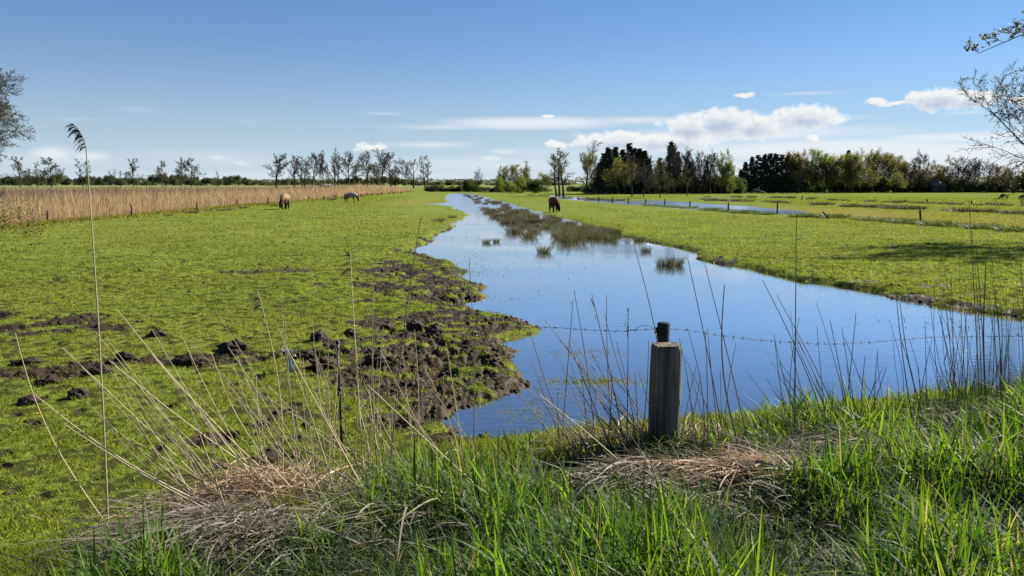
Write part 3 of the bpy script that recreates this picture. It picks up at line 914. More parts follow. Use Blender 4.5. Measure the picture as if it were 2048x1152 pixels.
# ------------------------------------------------------------------ rushes
def clump(seed, n, spread, hgt, cols, lean=.35, w=.010):
    rs = np.random.RandomState(seed)
    a = rs.rand(n) * 6.283; rad = spread * np.sqrt(rs.rand(n))
    P = np.stack([np.cos(a) * rad, np.sin(a) * rad, np.full(n, -.08)], 1)
    ha = a + rs.normal(0, .7, n); til = lean * (rad / spread) + np.abs(rs.normal(0, .12, n))
    U = norm(np.stack([np.cos(ha) * til - .10, np.sin(ha) * til, np.ones(n)], 1))
    b = rs.rand(n) * 6.283
    S = np.stack([np.cos(b), np.sin(b), 0 * b], 1)
    L = hgt * (.5 + .6 * rs.rand(n))
    B = np.stack([np.cos(ha), np.sin(ha), -.25 * np.ones(n)], 1) * (rs.rand(n) * .4)[:, None]
    V, Q, per = ribbons(P, U, S, L, np.full(n, w) * (.7 + .6 * rs.rand(n)), B, 3, np.array([1, .9, .7, .1]))
    t = rs.rand(n)[:, None]
    i = rs.randint(0, len(cols), n)
    c = np.array(cols)[i] * (.6 + .8 * t)
    return mesh('rush', V, Q, None, M['rush'], np.repeat(c, per, 0))

OLIVE = [(.062, .078, .03), (.09, .098, .044), (.15, .13, .085)]
BROWN = [(.085, .09, .045), (.12, .092, .062), (.07, .058, .036), (.14, .11, .078), (.055, .058, .032)]
GREEN = [(.06, .10, .018), (.10, .145, .022), (.14, .17, .04)]
DARK = [(.06, .065, .03), (.09, .08, .05), (.12, .10, .06)]
rush_olive = [clump(100 + i, 260, .30, .62, OLIVE, .45, .013) for i in range(4)]
rush_brown = [clump(110 + i, 260, .34, .58, BROWN, .5, .014) for i in range(4)]
tuss_green = [clump(120 + i, 240, .42, .42, GREEN, .7, .022) for i in range(3)]
tuss_dark = [clump(130 + i, 220, .5, .42, DARK, .7, .03) for i in range(3)]

def put(name, me, p, lab, cat, grp, sc=1.0, rz=None, sq=1.0):
    o = link(name, me, None, (p[0], p[1], p[2]), RS.rand() * 6.28 if rz is None else rz)
    o.scale = (sc, sc, sc * sq)
    return tag(o, lab, cat, grp)

def rushes():
    singles = [(1087, 505, .36, 'o', 'lone rush clump standing in open water in the middle of the channel'),
               (993, 484, .22, 'o', 'low rush clump barely above the water left of the lone clump'),
               (1030, 465, .6, 'b', 'rush clump at the left tip of the rush island'),
               (1060, 474, .5, 'o', 'rush clump beside the left tip of the rush island'),
               (1148, 483, .72, 'o', 'tall rush clump with a dark reflection at the front of the island'),
               (1128, 478, .7, 'o', 'thin rush clump in water left of the tall front clump'),
               (1222, 481, .45, 'o', 'rush clump at the right foot of the island beside the bank'),
               (1190, 477, .5, 'o', 'rush clump between the tall front clump and the right bank'),
               (1205, 474, .5, 'o', 'rush clump behind the right foot of the island'),
               (1292, 503, .28, 'o', 'small rush clump in the shallows near the right bank'),
               (1328, 531, .36, 'o', 'left half of the wide rush clump in the shallows by the right bank'),
               (1350, 531, .38, 'o', 'right half of the wide rush clump in the shallows by the right bank'),
               (1278, 483, .3, 'b', 'brown rush clump where the right bank begins to curve'),
               (972, 486, .25, 'o', 'tiny dark sedge tuft in the water left of the low clump'),
               (905, 437, .4, 'o', 'small sedge tuft at the tip of the left grassy spit'),
               (877, 445, .45, 'b', 'dark sedge tuft on the left bank of the channel')]
    for px, py, h, kd, lab in singles:
        p = at(px, py, 0.0)
        me = (rush_olive if kd == 'o' else rush_brown)[RS.randint(4)]
        put('rush_clump', me, p, lab, 'rushes', 'rush clumps in the channel', h / .62)
    # the long island
    L = polyw([(926, 390.5), (940, 402), (957, 420), (974, 436), (1000, 450), (1046, 464), (1116, 475), (1185, 474)])
    Rr = polyw([(945, 390.5), (985, 401), (1030, 411), (1085, 427), (1140, 441), (1185, 453), (1215, 462), (1240, 470)])
    lab_f = ['{} brown rush clump in the far narrow end of the island, counted from afar', '{} brown rush clump in the middle of the rush island, counted from afar', '{} olive rush clump in the wide near end of the island, counted from afar']
    cnt_ = [0, 0, 0]
    for t in np.sort(RS.rand(125) ** .8):
        u = .08 + .8 * RS.rand()
        k = t * 7; a = int(min(k, 6)); f = k - a
        l = L[a] * (1 - f) + L[a + 1] * f; r_ = Rr[a] * (1 - f) + Rr[a + 1] * f
        p = l * (1 - u) + r_ * u
        dd = np.hypot(*p)
        zz = max(gz(p[0], p[1]), 0)
        near = t > .62
        q_ = 0 if t < .35 else (1 if t < .62 else 2); cnt_[q_] += 1
        me = (rush_olive if (near and RS.rand() < .75) or RS.rand() < .2 else rush_brown)[RS.randint(4)]
        put('rush_clump', me, (p[0], p[1], zz), lab_f[q_].format(nth(cnt_[q_] - 1)), 'rushes',
            'rush clumps massed on the island', (.6 + .4 * RS.rand()) * (.85 if near else 1.0), None, .85)
    # lines of tussocks across the right-hand fields
    lines = [('d', [(1400, 391.5), (1560, 395.5), (1700, 402), (1850, 407), (2060, 413)], 34, 'dark tussock in the far ditch line of the right fields', .85),
             ('d', [(1405, 399.5), (1540, 404.5), (1700, 413), (1850, 420), (2070, 429)], 46, 'dark brown tussock in the middle ditch line of the right fields', .95),
             ('g', [(1590, 433), (1660, 434), (1750, 441), (1880, 451), (2070, 466)], 44, 'bright green tussock along the near edge of the right fields', .95),
             ('g', [(1285, 408), (1340, 412), (1400, 416), (1470, 423), (1540, 428)], 30, 'green tussock on the strip between the two flooded ditches', .9),
             ('d', [(1130, 396), (1190, 399), (1260, 401)], 9, 'dark sedge tussock at the narrow end of the flooded ditch', .9),
             ('d', [(640, 402), (700, 396), (760, 391)], 10, 'dark tussock in the rough line beside the reed bed', .55),
             ('d', [(300, 436), (390, 426), (470, 418), (560, 411)], 9, 'dark tussock along the foot of the reed bed', .5),
             ('d', [(990, 387), (1050, 389), (1100, 392)], 10, 'small pale tussock on the far meadow before the middle trees', .6)]
    for kd, pts, n, lab, sc in lines:
        sc *= 1.45
        seg = RS.rand(n) * (len(pts) - 1)
        for i_, s in enumerate(np.sort(seg)):
            a = int(s); f = s - a
            px = pts[a][0] * (1 - f) + pts[a + 1][0] * f; py = pts[a][1] * (1 - f) + pts[a + 1][1] * f + RS.normal(0, .5)
            p = at(px, py, .1); p[2] = max(.0, gz(p[0], p[1]))
            me = (tuss_dark if kd == 'd' else tuss_green)[RS.randint(3)]
            put('grass_tussock', me, p, nth(i_) + ' ' + lab + ' from the left', 'tussock', lab.replace('tussock', 'tussocks'), sc * (.6 + .6 * RS.rand()), None, .75 if kd == 'd' else .6)
    # ankle-high weed in the shallows: nobody could count it
    mb = MB()
    for (px, py, sx, sy, n, c) in [(900, 545, 1.1, .9, 900, (.12, .16, .03)), (880, 530, .8, .8, 350, (.13, .15, .04)), (1195, 763, .45, .16, 900, (.16, .19, .04)),
                                   (1180, 706, .5, .2, 260, (.15, .14, .07)), (960, 500, 1.4, 2.0, 120, (.13, .13, .06)), (1050, 540, 1.5, 2, 110, (.12, .12, .05)), (925, 470, 1.6, 5, 420, (.13, .14, .05)), (945, 515, 1.8, 2.5, 420, (.13, .15, .05)), (1000, 600, .8, .6, 120, (.10, .09, .05)), (1090, 800, .7, .5, 220, (.15, .16, .06)), (1230, 850, .6, .2, 200, (.16, .18, .06)),
                                   (1080, 830, .4, .25, 260, (.16, .18, .06)), (1900, 645, 1.6, .5, 160, (.08, .07, .04)), (2000, 655, 1.2, .5, 200, (.07, .06, .04)),
                                   (1250, 477, 1.6, 1.5, 160, (.14, .12, .05)), (1020, 490, 2, 4, 120, (.1, .1, .05))]:
        p = at(px, py, 0)
        x = p[0] + RS.normal(0, sx * .6, n); y = p[1] + RS.normal(0, sy * .6, n)
        zz = land(x, y)[0]
        h = RS.rand(n) * 6.28
        U = norm(np.stack([np.cos(h), np.sin(h), .1 + .9 * RS.rand(n)], 1)); S = np.stack([-np.sin(h), np.cos(h), 0 * h], 1)
        V, Q, per = ribbons(np.stack([x, y, np.maximum(zz, -.01)], 1), U, S, .04 + .08 * RS.rand(n), np.full(n, .009) * (1 + p[1] / 20), U * 0 + np.array([0, 0, -.4]), 2, np.array([1, .8, .1]))
        mb.add(V, Q, None, np.repeat(np.array(c) * (.6 + .8 * RS.rand(n))[:, None], per, 0))
    o = link('water_weed', mb.mesh('water_weed', M['grass']))
    tag(o, 'thin green weed and grass blades poking through the shallow water', 'water weed', kind='stuff')
rushes()

# ------------------------------------------------------------------ trees
def grow(seed, H, levels, trunk=.9, lean=(0, 0), r0=.018, rmin=.02, wander=.05, sides=(7, 5, 4, 3, 3), stems=1, fan=.0):
    """returns branch polylines per level. levels: list of (n, t0, angle, ratio, up, taper_top)"""
    rs = np.random.RandomState(seed)
    res = []
    n = stems
    P = np.zeros((n, 3)); P[:, :2] = rs.normal(0, .012 * H * (n > 1), (n, 2))
    D = norm(np.stack([rs.normal(lean[0], fan, n), rs.normal(lean[1], fan, n), np.ones(n)], 1))
    L = np.full(n, H * trunk) * (1 - .2 * rs.rand(n) * (n > 1)); Rd = np.full(n, H * r0) / (n ** .35)
    segs = [8, 6, 5, 3, 2, 2]
    up = .12
    for li in range(len(levels) + 1):
        k = segs[min(li, 5)]
        pts = [P]; d = D
        for s in range(k):
            d = norm(d + rs.normal(0, wander * (1 + .7 * li), d.shape) + np.array([0, 0, up / k]))
            pts.append(pts[-1] + d * (L / k)[:, None])
        C = np.stack(pts, 1)
        s = np.linspace(0, 1, k + 1)
        rr = np.maximum(Rd[:, None] * (1 - s * .85)[None], rmin * (.6 if li >= len(levels) - 1 else 1) * (1 - .5 * s)[None])
        res.append((C, rr))
        if li == len(levels): break
        m, t0, ang, ratio, up_, top = levels[li]
        n = len(C)
        t = t0 + (1 - t0) * (np.arange(m)[None] + rs.rand(n, m)) / m
        t = np.clip(t, 0, .999)
        kk = t * k; a = kk.astype(int); f = (kk - a)[..., None]
        I = np.arange(n)[:, None]
        base = C[I, a] * (1 - f) + C[I, a + 1] * f
        pd = norm(C[I, a + 1] - C[I, a])
        ph = rs.rand(n, m) * 6.283 + np.arange(m)[None] * 2.4
        ref = np.where(np.abs(pd[..., 2:3]) > .85, np.array([1., 0, 0]), np.array([0, 0, 1.]))
        A = norm(np.cross(pd, ref)); Bv = np.cross(pd, A)
        an = ang * (1 + .25 * rs.normal(0, 1, (n, m))) * (1.0 - .35 * t)
        side = np.cos(ph)[..., None] * A + np.sin(ph)[..., None] * Bv
        nd_ = np.cos(an)[..., None] * pd + np.sin(an)[..., None] * side
        nl = L[:, None] * ratio * (1 - (1 - top) * ((t - t0) / (1 - t0))) * (.65 + .6 * rs.rand(n, m))
        nr = np.maximum(Rd[:, None] * (1 - t * .85) * .55, rmin)
        P, D, L, Rd = base.reshape(-1, 3), nd_.reshape(-1, 3), nl.ravel(), nr.ravel()
        up = up_
    return res

def tree_pair(seed, H, levels, leaf=None, bark='bark', twig='twig', ntrunk=2, **kw):
    br = grow(seed, H, levels, **kw)
    rs = np.random.RandomState(seed + 1)
    sides = [7, 5, 4, 3, 3, 3]
    tb, cb = MB(), MB()
    for li, (C, rr) in enumerate(br):
        V, Q = tubes(C, rr, sides[li])
        (tb if li < ntrunk else cb).add(V, Q)
    tm = tb.mesh('trunk', M[bark], True); cm = cb.mesh('crown', M[twig])
    lm = None
    if leaf:
        n, size, cols, spread = leaf
        C = br[-1][0]
        pts = C.reshape(-1, 3)
        i = rs.randint(0, len(pts), n)
        p = pts[i] + rs.normal(0, spread, (n, 3))
        u = norm(rs.normal(0, 1, (n, 3))); v = norm(np.cross(u, rs.normal(0, 1, (n, 3))))
        s = size * (.5 + rs.rand(n))[:, None]
        V = np.stack([p - u * s, p + v * s * .6, p + u * s, p - v * s * .6], 1).reshape(-1, 3)
        Q = np.arange(n * 4).reshape(-1, 4)
        cl = np.array(cols)[rs.randint(0, len(cols), n)] * (.6 + .8 * rs.rand(n))[:, None]
        lm = mesh('leaves', V, Q, None, M['leaf'], np.repeat(cl, 4, 0))
    return tm, cm, lm

def conifer(seed, H, wid):
    rs = np.random.RandomState(seed)
    tb = MB(); tb.tube(np.array([[0, 0, 0], [0, 0, H * .5], [.05, 0, H * .97]]), [H * .016, H * .010, .01], 7)
    n = int(H * 15)
    zt = .06 + .93 * rs.rand(n) ** .9
    prof = wid * (1 - zt) ** .95 * (.55 + .6 * rs.rand(n)) * np.where(zt < .12, .8, 1) + .15
    a = rs.rand(n) * 6.283
    P = np.stack([0 * a, 0 * a, zt * H], 1)
    D = np.stack([np.cos(a), np.sin(a), -.12 + .35 * zt], 1)
    k = 46
    t = (np.arange(k)[None] + rs.rand(n, k)) / k
    t = .15 + .85 * t
    droop = -.18 * t ** 2
    c = P[:, None] + D[:, None] * (prof[:, None] * t)[..., None]
    c[..., 2] += prof[:, None] * droop
    c = c.reshape(-1, 3) + rs.normal(0, .06, (n * k, 3))
    m = n * k
    aa = np.repeat(a, k) + rs.normal(0, .9, m)
    U = norm(np.stack([np.cos(aa), np.sin(aa), rs.normal(-.15, .35, m)], 1))
    S = norm(np.cross(U, rs.normal(0, 1, (m, 3))))
    L = .26 + .26 * rs.rand(m)
    V, Q, per = ribbons(c, U, S, L, .10 + .10 * rs.rand(m), U * 0, 1, np.array([1, .15]))
    cl = np.array([.048, .07, .052]) * (.5 + 1.0 * rs.rand(m))[:, None]
    tm = tb.mesh('trunk', M['bark'], True)
    cm = mesh('crown', V, Q, None, M['needle'], np.repeat(cl, per, 0))
    return tm, cm, None

def bush(seed, H, wid, n, size, cols):
    rs = np.random.RandomState(seed)
    tb = MB()
    for i in range(6):
        a = rs.rand() * 6.28; e = wid * .5 * rs.rand()
        tb.tube(np.array([[.1 * math.cos(a), .1 * math.sin(a), -.05], [e * .5 * math.cos(a), e * .5 * math.sin(a), H * .35], [e * math.cos(a), e * math.sin(a), H * .75]]), [.07, .05, .02], 5)
    nb = 16
    bc = np.stack([rs.normal(0, wid * .36, nb), rs.normal(0, wid * .36, nb), H * (.16 + .56 * rs.rand(nb))], 1)
    bc[:, 2] *= 1 - .35 * (np.hypot(bc[:, 0], bc[:, 1]) / wid) ** 2
    br = np.minimum(H * (.2 + .13 * rs.rand(nb)), wid * .6)
    i = rs.randint(0, nb, n)
    u = norm(rs.normal(0, 1, (n, 3)))
    p = bc[i] + u * (br[i] * rs.rand(n) ** .4)[:, None]
    p[:, 2] = np.abs(p[:, 2])
    a = norm(rs.normal(0, 1, (n, 3))); b = norm(np.cross(a, rs.normal(0, 1, (n, 3))))
    s = size * (.5 + rs.rand(n))[:, None]
    V = np.stack([p - a * s, p + b * s * .6, p + a * s, p - b * s * .6], 1).reshape(-1, 3)
    cl = np.array(cols)[rs.randint(0, len(cols), n)] * (.6 + .8 * rs.rand(n))[:, None] * (.8 + .4 * rs.rand(nb))[i][:, None]
    return tb.mesh('trunk', M['bark'], True), mesh('crown', V, np.arange(n * 4).reshape(-1, 4), None, M['leaf'], np.repeat(cl, 4, 0)), None

SPRING = [(.21, .22, .075), (.25, .235, .09), (.16, .165, .06)]
FRESH = [(.16, .21, .045), (.11, .155, .035), (.20, .245, .055)]
RUST = [(.25, .20, .12), (.20, .16, .09), (.21, .20, .09)]
DKGREEN = [(.03, .05, .018), (.045, .07, .022), (.06, .085, .03)]
FAR_HAZE = [(.075, .09, .06), (.06, .075, .052), (.10, .11, .07)]  # greyed and lightened to stand for distance haze
BUD = [(.10, .11, .03), (.07, .08, .03)]

# height of every master tree is 10 m; copies are scaled
TALL = [(15, .26, .80, .46, .22, .55), (9, .22, .8, .50, .18, .6), (6, .2, .75, .48, .15, .6), (7, .15, .75, .6, .08, .6)]
WIDE = [(13, .18, 1.05, .72, .20, .62), (9, .2, .85, .52, .15, .6), (6, .2, .75, .48, .15, .6), (7, .15, .75, .6, .08, .6)]
TIER = [(22, .22, 1.25, .46, .06, .36), (9, .22, .85, .46, .08, .6), (5, .2, .75, .5, .1, .6), (3, .2, .7, .6, .1, .6)]
VASE = [(8, .12, .72, .85, .20, .7), (9, .22, .75, .45, .18, .6), (6, .2, .7, .48, .15, .6), (7, .15, .75, .6, .08, .6)]
THIN = [(18, .25, .85, .26, .12, .5), (7, .25, .8, .5, .12, .6), (4, .2, .75, .5, .1, .6)]
LIB = {
    'tall': [tree_pair(200 + i, 10, TALL, None, r0=.021, rmin=.021, trunk=.80, wander=.032) for i in range(4)],
    'vase': [tree_pair(210 + i, 10, VASE, None, r0=.021, rmin=.021, trunk=.55, wander=.03) for i in range(3)],
    'wide': [tree_pair(220 + i, 10, WIDE, None, r0=.021, rmin=.021, trunk=.68, wander=.07) for i in range(3)],
    'tier': [tree_pair(230 + i, 10, TIER, (2500, .08, BUD, .1), rmin=.026, trunk=.88, wander=.04) for i in range(3)],
    'thin': [tree_pair(240 + i, 10, THIN, (800, .09, BUD, .1), rmin=.024, trunk=.92, wander=.04) for i in range(3)],
    'spring': [tree_pair(250 + i, 10, WIDE, (4200, .10, SPRING, .3), rmin=.020, trunk=.68, wander=.07) for i in range(3)],
    'fresh': [tree_pair(260 + i, 10, WIDE, (6000, .105, FRESH, .28), rmin=.018, trunk=.68, wander=.06) for i in range(2)],
    'rust': [tree_pair(270 + i, 10, WIDE, (4200, .10, RUST, .28), rmin=.020, trunk=.68, wander=.07) for i in range(2)],
    'conifer': [conifer(280 + i, 10, 2.7) for i in range(4)],
    'bush': [bush(290 + i, 10, 5.0, 9000, .22, FRESH) for i in range(2)],
    'darkbush': [bush(296 + i, 10, 5.0, 9000, .22, DKGREEN) for i in range(2)],
    'farbush': [bush(300 + i, 10, 6.0, 5000, .32, FAR_HAZE) for i in range(4)],
}
LIBH = {}
for k_, v_ in LIB.items():
    zz_ = []
    for tr_ in v_:
        q_ = np.empty(len(tr_[1].vertices) * 3, dtype=np.float32); tr_[1].vertices.foreach_get('co', q_); zz_.append(q_[2::3].max())
    LIBH[k_] = float(np.mean(zz_)) * (.92 if k_ == 'conifer' else .97)
CNT = {}
def plant(name, kind, px, base_y, top_y, lab, grp=None, wide=1.0, d=None, lean=0.0, cat='tree', var=None):
    p = at(px, base_y, .1) if d is None else np.array([(px - 1024) / F * d / cp * 1.0, d, .1])
    if d is not None:
        p = atd(px, base_y, d); p[2] = .08
    else:
        p[2] = max(gz(p[0], p[1]), 0) if p[1] < 260 else .08
    t = atd(px, top_y, p[1])
    H = t[2] - p[2]
    c = CNT.get(kind, 0); CNT[kind] = c + 1
    tm, cm, lm = LIB[kind][c % len(LIB[kind]) if var is None else var]
    e = empty(name, p, RS.rand() * 6.283)
    s = H / 10.0
    hh = LIBH[kind]
    s = H / hh
    e.scale = (s * wide, s * wide, s)
    e.rotation_euler = (0, lean, RS.rand() * 6.283) if not lean else (0, lean, 0)
    tag(e, lab, cat, grp)
    link('trunk', tm, e)
    link('crown', cm, e)
    if lm: link('foliage', lm, e)
    return e

def trees():
    g = 'tall bare trees in the row behind the reed bed'
    row = [(538, 375, 306, 'tall', 1.15), (576, 375, 311, 'tall', .85), (590, 376, 313, 'thin', 1.0), (596, 374, 322, 'thin', 1.1), (613, 375, 301, 'tall', .75),
           (635, 374, 305, 'tall', .5), (645, 375, 337, 'thin', 1.2), (659, 375, 300, 'vase', .75), (666, 375, 310, 'thin', .8), (688, 376, 302, 'tall', .75), (700, 375, 330, 'thin', 1.2),
           (727, 376, 302, 'tall', .85), (741, 376, 327, 'tier', .8), (759, 376, 299, 'vase', .75), (775, 377, 300, 'tall', .9), (783, 376, 334, 'tier', .8),
           (821, 376, 307, 'vase', .95), (845, 377, 325, 'thin', 1.3), (850, 377, 318, 'thin', .6)]
    for i, (px, b, t, k, w) in enumerate(row):
        plant('bare_tree', k, px, 0, t, f'{nth(i)} tree from the left in the bare row behind the reed bed', g, w * 1.4, 330 + (i % 3) * 8)
    g = 'scattered alders beyond the reed bed'
    left = [(10, 372, 313, 'tier', 1.1, 'dark alder at the far left edge beyond the reeds', 0),
            (30, 372, 335, 'thin', 1.2, 'small thin alder second from the left edge', 0), (45, 372, 324, 'thin', 1.0, 'thin pale bare tree left of the dense dark alder', 0),
            (75, 373, 313, 'tier', 1.15, 'dense dark alder with two trunks beyond the reeds', 0), (61, 373, 338, 'tier', 1.0, 'low alder just left of the dense dark alder', 0),
            (140, 373, 317, 'thin', .9, 'bare alder leaning left, first of the leaning pair', -.22), (146, 373, 320, 'thin', 1.0, 'bare alder forking up, second of the leaning pair', .05),
            (196, 372, 341, 'thin', .8, 'small grey bare tree, first of three small ones', 0), (206, 372, 339, 'thin', .8, 'small grey bare tree, middle of three small ones', 0), (217, 372, 340, 'thin', .8, 'small grey bare tree, last of three small ones', 0),
            (243, 373, 317, 'tier', 1.0, 'round-topped alder standing alone right of the tall plume', 0), (302, 373, 320, 'tier', .7, 'narrow layered alder between the round one and the pair', 0),
            (343, 374, 318, 'tier', .9, 'left alder of the close pair', 0), (364, 374, 316, 'tier', 1.1, 'right alder of the close pair', 0), (418, 374, 343, 'thin', 1.0, 'small faint bare tree right of the close pair', 0)]
    for px, b, t, k, w, lab, ln in left:
        plant('alder_tree', k, px, 0, t, lab, g, w, 380, ln)
    # hedges and bushes far away
    g = 'rounded bushes on the far horizon'
    i = 0
    tops = np.array([[0, 352], [60, 350], [100, 347], [120, 357], [160, 349], [200, 352], [240, 355], [265, 366], [280, 350], [330, 347], [375, 353], [384, 364], [392, 353], [405, 357], [430, 353], [450, 350], [475, 352], [490, 361],
                     [520, 362], [550, 358], [600, 357], [650, 362], [700, 352], [730, 354], [780, 352], [820, 358], [860, 364], [900, 360], [930, 362], [960, 362], [985, 366], [1030, 362], [1085, 360], [1100, 361], [1135, 364]])
    for px in np.arange(-70, 1150, 13.0):
        px = px + RS.uniform(-4, 4)
        t = np.interp(px, tops[:, 0], tops[:, 1]) + RS.uniform(-2.5, 2.5)
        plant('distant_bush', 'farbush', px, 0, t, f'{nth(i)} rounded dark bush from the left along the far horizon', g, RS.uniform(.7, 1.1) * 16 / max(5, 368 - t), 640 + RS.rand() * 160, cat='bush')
        i += 1
    # green bushes and trees about the vanishing point
    mid = [(885, 383, 367, 'bush', .9, 'leafy_bush', 'bright green low bush left of the channel end'), (903, 383, 369, 'bush', 1.0, 'leafy_bush', 'small green bush between channel end and bright bush'), (872, 382, 365, 'darkbush', 1.0, 'leafy_bush', 'greyish bush at the right end of the bare row'),
           (936, 384, 357, 'darkbush', .75, 'leafy_bush', 'dark green bush right at the end of the channel'), (952, 384, 366, 'darkbush', .9, 'leafy_bush', 'low dark bush under the lone round bare tree'),
           (957, 382, 336, 'vase', .9, 'bare_tree', 'lone round-crowned bare tree at the end of the channel'),
           (1000, 385, 352, 'bush', .7, 'leafy_bush', 'pale green shrub at the left of the middle thicket'), (1008, 384, 334, 'fresh', .75, 'leafy_tree', 'thin green tree, leftmost of the middle thicket'),
           (1027, 384, 325, 'spring', .9, 'leafy_tree', 'brownish leafing tree, tallest of the middle thicket'), (1050, 384, 335, 'spring', .8, 'leafy_tree', 'leafing tree behind the middle thicket'), (1056, 384, 323, 'thin', 1.1, 'bare_tree', 'thin twin-topped tree in the middle thicket'),
           (1022, 385, 362, 'bush', .9, 'leafy_bush', 'fresh green shrub below the tallest thicket tree'), (1042, 386, 350, 'bush', .75, 'leafy_bush', 'large round green bush in the middle thicket'), (1070, 386, 358, 'darkbush', .8, 'leafy_bush', 'dark green bush at the right of the middle thicket'),
           (1082, 385, 345, 'spring', .9, 'leafy_tree', 'broad low leafing tree at the right of the middle thicket'), (1095, 386, 350, 'fresh', .7, 'leafy_tree', 'small green tree closing the middle thicket on the right'),
           (985, 384, 376, 'darkbush', 1.6, 'leafy_bush', 'low dark hedge bush left of the middle thicket'),
           (1113, 392, 303, 'thin', 1.3, 'bare_tree', 'left slender bare tree of the group of three'), (1119, 392, 299, 'thin', 1.5, 'bare_tree', 'middle slender bare tree of the group of three'), (1127, 393, 309, 'thin', 1.7, 'bare_tree', 'right slender bare tree of the group of three'),
           (1172, 387, 285, 'vase', 1.0, 'bare_tree', 'large spreading bare tree left of the dark conifers'), (1183, 388, 300, 'spring', .5, 'leafy_tree', 'ivy-green narrow tree against the spreading bare tree')]
    for px, b, t, k, w, nm, lab in mid:
        plant(nm, k, px, b, t, lab, None, w, lean=-.06 if px == 1113 else 0, cat='bush' if 'bush' in nm else 'tree')
    # low hedge closing the meadow at the end of the channel
    i = 0
    for px in np.arange(858, 1192, 13.0):
        px = px + RS.uniform(-3, 3)
        if 1098 < px < 1134: continue
        plant('hedge_bush', ('farbush', 'darkbush', 'farbush')[i % 3], px, 383.5, RS.uniform(367, 375), f'{nth(i)} low hedge bush from the left closing the meadow behind the channel', 'low hedge bushes behind the channel', RS.uniform(1.3, 2.0), cat='bush')
        i += 1
    # conifer stands
    g = 'dark conifers of the left stand'
    for i, (px, b, t, w) in enumerate([(1198, 388, 330, 1.0), (1206, 388, 312, 1.0), (1216, 388.5, 301, 1.0), (1229, 388, 300, .95), (1243, 388, 305, .95), (1257, 388, 293, .9), (1266, 388, 302, .95), (1277, 388, 303, 1.0), (1287, 388, 307, .95), (1297, 388, 322, .9)]):
        plant('conifer', 'conifer', px, b, t, f'{nth(i)} dark conifer from the left in the tall left stand', g, w * 1.25)
    g = 'dark conifers of the right stand'
    for i, (px, b, t, w) in enumerate([(1480, 386, 342, 1.1), (1489, 386, 328, 1.0), (1502, 386, 318, 1.0), (1514, 386, 315, 1.0), (1526, 386, 313, 1.0), (1537, 386, 312, 1.0), (1549, 386, 312, 1.0), (1560, 386, 314, 1.0), (1572, 386, 315, 1.0), (1584, 386, 320, 1.0), (1594, 386, 323, 1.1)]):
        plant('conifer', 'conifer', px, b, t, f'{nth(i)} dark conifer from the left in the lower right stand', g, w * (1.05 + .2 * (i % 2)))
    g = 'conifers in the mixed wood'
    for i, (px, b, t, w) in enumerate([(1318, 387, 320, .9), (1340, 387, 290, .9), (1354, 387, 309, .9), (1372, 387, 318, .8), (1412, 387, 324, .8), (1692, 385, 306, .9)]):
        plant('conifer', 'conifer', px, b, t, f'{nth(i)} lone conifer from the left among the leafless trees', g, w)
    # deciduous wood, right
    g = 'deciduous trees of the wood on the right'
    wood = [(1236, 389, 317, 'spring', .75), (1250, 389, 322, 'spring', .7), (1276, 388, 312, 'spring', .7), (1292, 388, 305, 'tall', .9), (1308, 388, 318, 'spring', .8),
            (1326, 388, 316, 'wide', .8), (1333, 388, 293, 'tall', .9), (1348, 388, 288, 'tall', .8), (1362, 388, 300, 'tall', .8), (1374, 388, 296, 'tall', .7), (1386, 388, 305, 'spring', .8), (1396, 388, 300, 'tall', .7), (1408, 388, 310, 'rust', .7),
            (1420, 388, 304, 'thin', 1.4), (1429, 388, 300, 'spring', .55), (1442, 388, 303, 'fresh', .7), (1455, 388, 322, 'fresh', .7), (1466, 387, 345, 'fresh', .8), (1380, 388, 330, 'wide', .9), (1400, 388, 335, 'rust', .9), (1344, 388, 330, 'wide', .9),
            (1578, 386, 303, 'rust', .9), (1592, 386, 302, 'rust', .9), (1612, 386, 320, 'spring', .9), (1632, 386, 296, 'fresh', .95), (1650, 386, 309, 'spring', .8), (1664, 386, 312, 'spring', .8), (1676, 386, 305, 'spring', .8), (1690, 386, 312, 'fresh', .7), (1704, 386, 308, 'rust', .9),
            (1720, 386, 302, 'spring', .9), (1736, 385, 304, 'spring', .8), (1752, 385, 302, 'rust', .9), (1768, 385, 301, 'spring', .9), (1784, 385, 307, 'spring', .9), (1798, 385, 318, 'spring', .7), (1812, 385, 322, 'wide', .7), (1838, 385, 296, 'wide', 1.1), (1826, 385, 330, 'rust', .9), (1852, 385, 334, 'rust', 1.0), (1870, 385, 329, 'rust', 1.0), (1884, 385, 327, 'spring', .6),
            (1899, 385, 313, 'thin', 1.3), (1914, 385, 313, 'tall', .8), (1922, 385, 316, 'wide', .7), (1934, 385, 313, 'tall', .9), (1944, 385, 318, 'wide', .8), (1954, 385, 320, 'tall', .8), (1972, 386, 316, 'wide', 1.15), (1992, 385, 330, 'rust', .9), (2008, 385, 334, 'rust', .9), (2024, 386, 336, 'wide', .9), (2040, 385, 340, 'fresh', .9), (2060, 385, 330, 'spring', .9), (2085, 385, 330, 'spring', .9), (2110, 385, 325, 'wide', .9),
            (1620, 386, 340, 'spring', 1.1), (1660, 386, 340, 'spring', 1.1), (1700, 386, 342, 'spring', 1.1), (1745, 386, 340, 'spring', 1.1), (1790, 386, 345, 'spring', 1.1)]
    for i, (px, b, t, k, w) in enumerate(sorted(wood)):
        if 1300 < px < 1435 and k in ('spring', 'rust'): k = ('wide', 'tall')[i % 2]
        plant('woodland_tree', k, px, b, t, f'{nth(i)} deciduous tree from the left in the wood on the right', g, w)
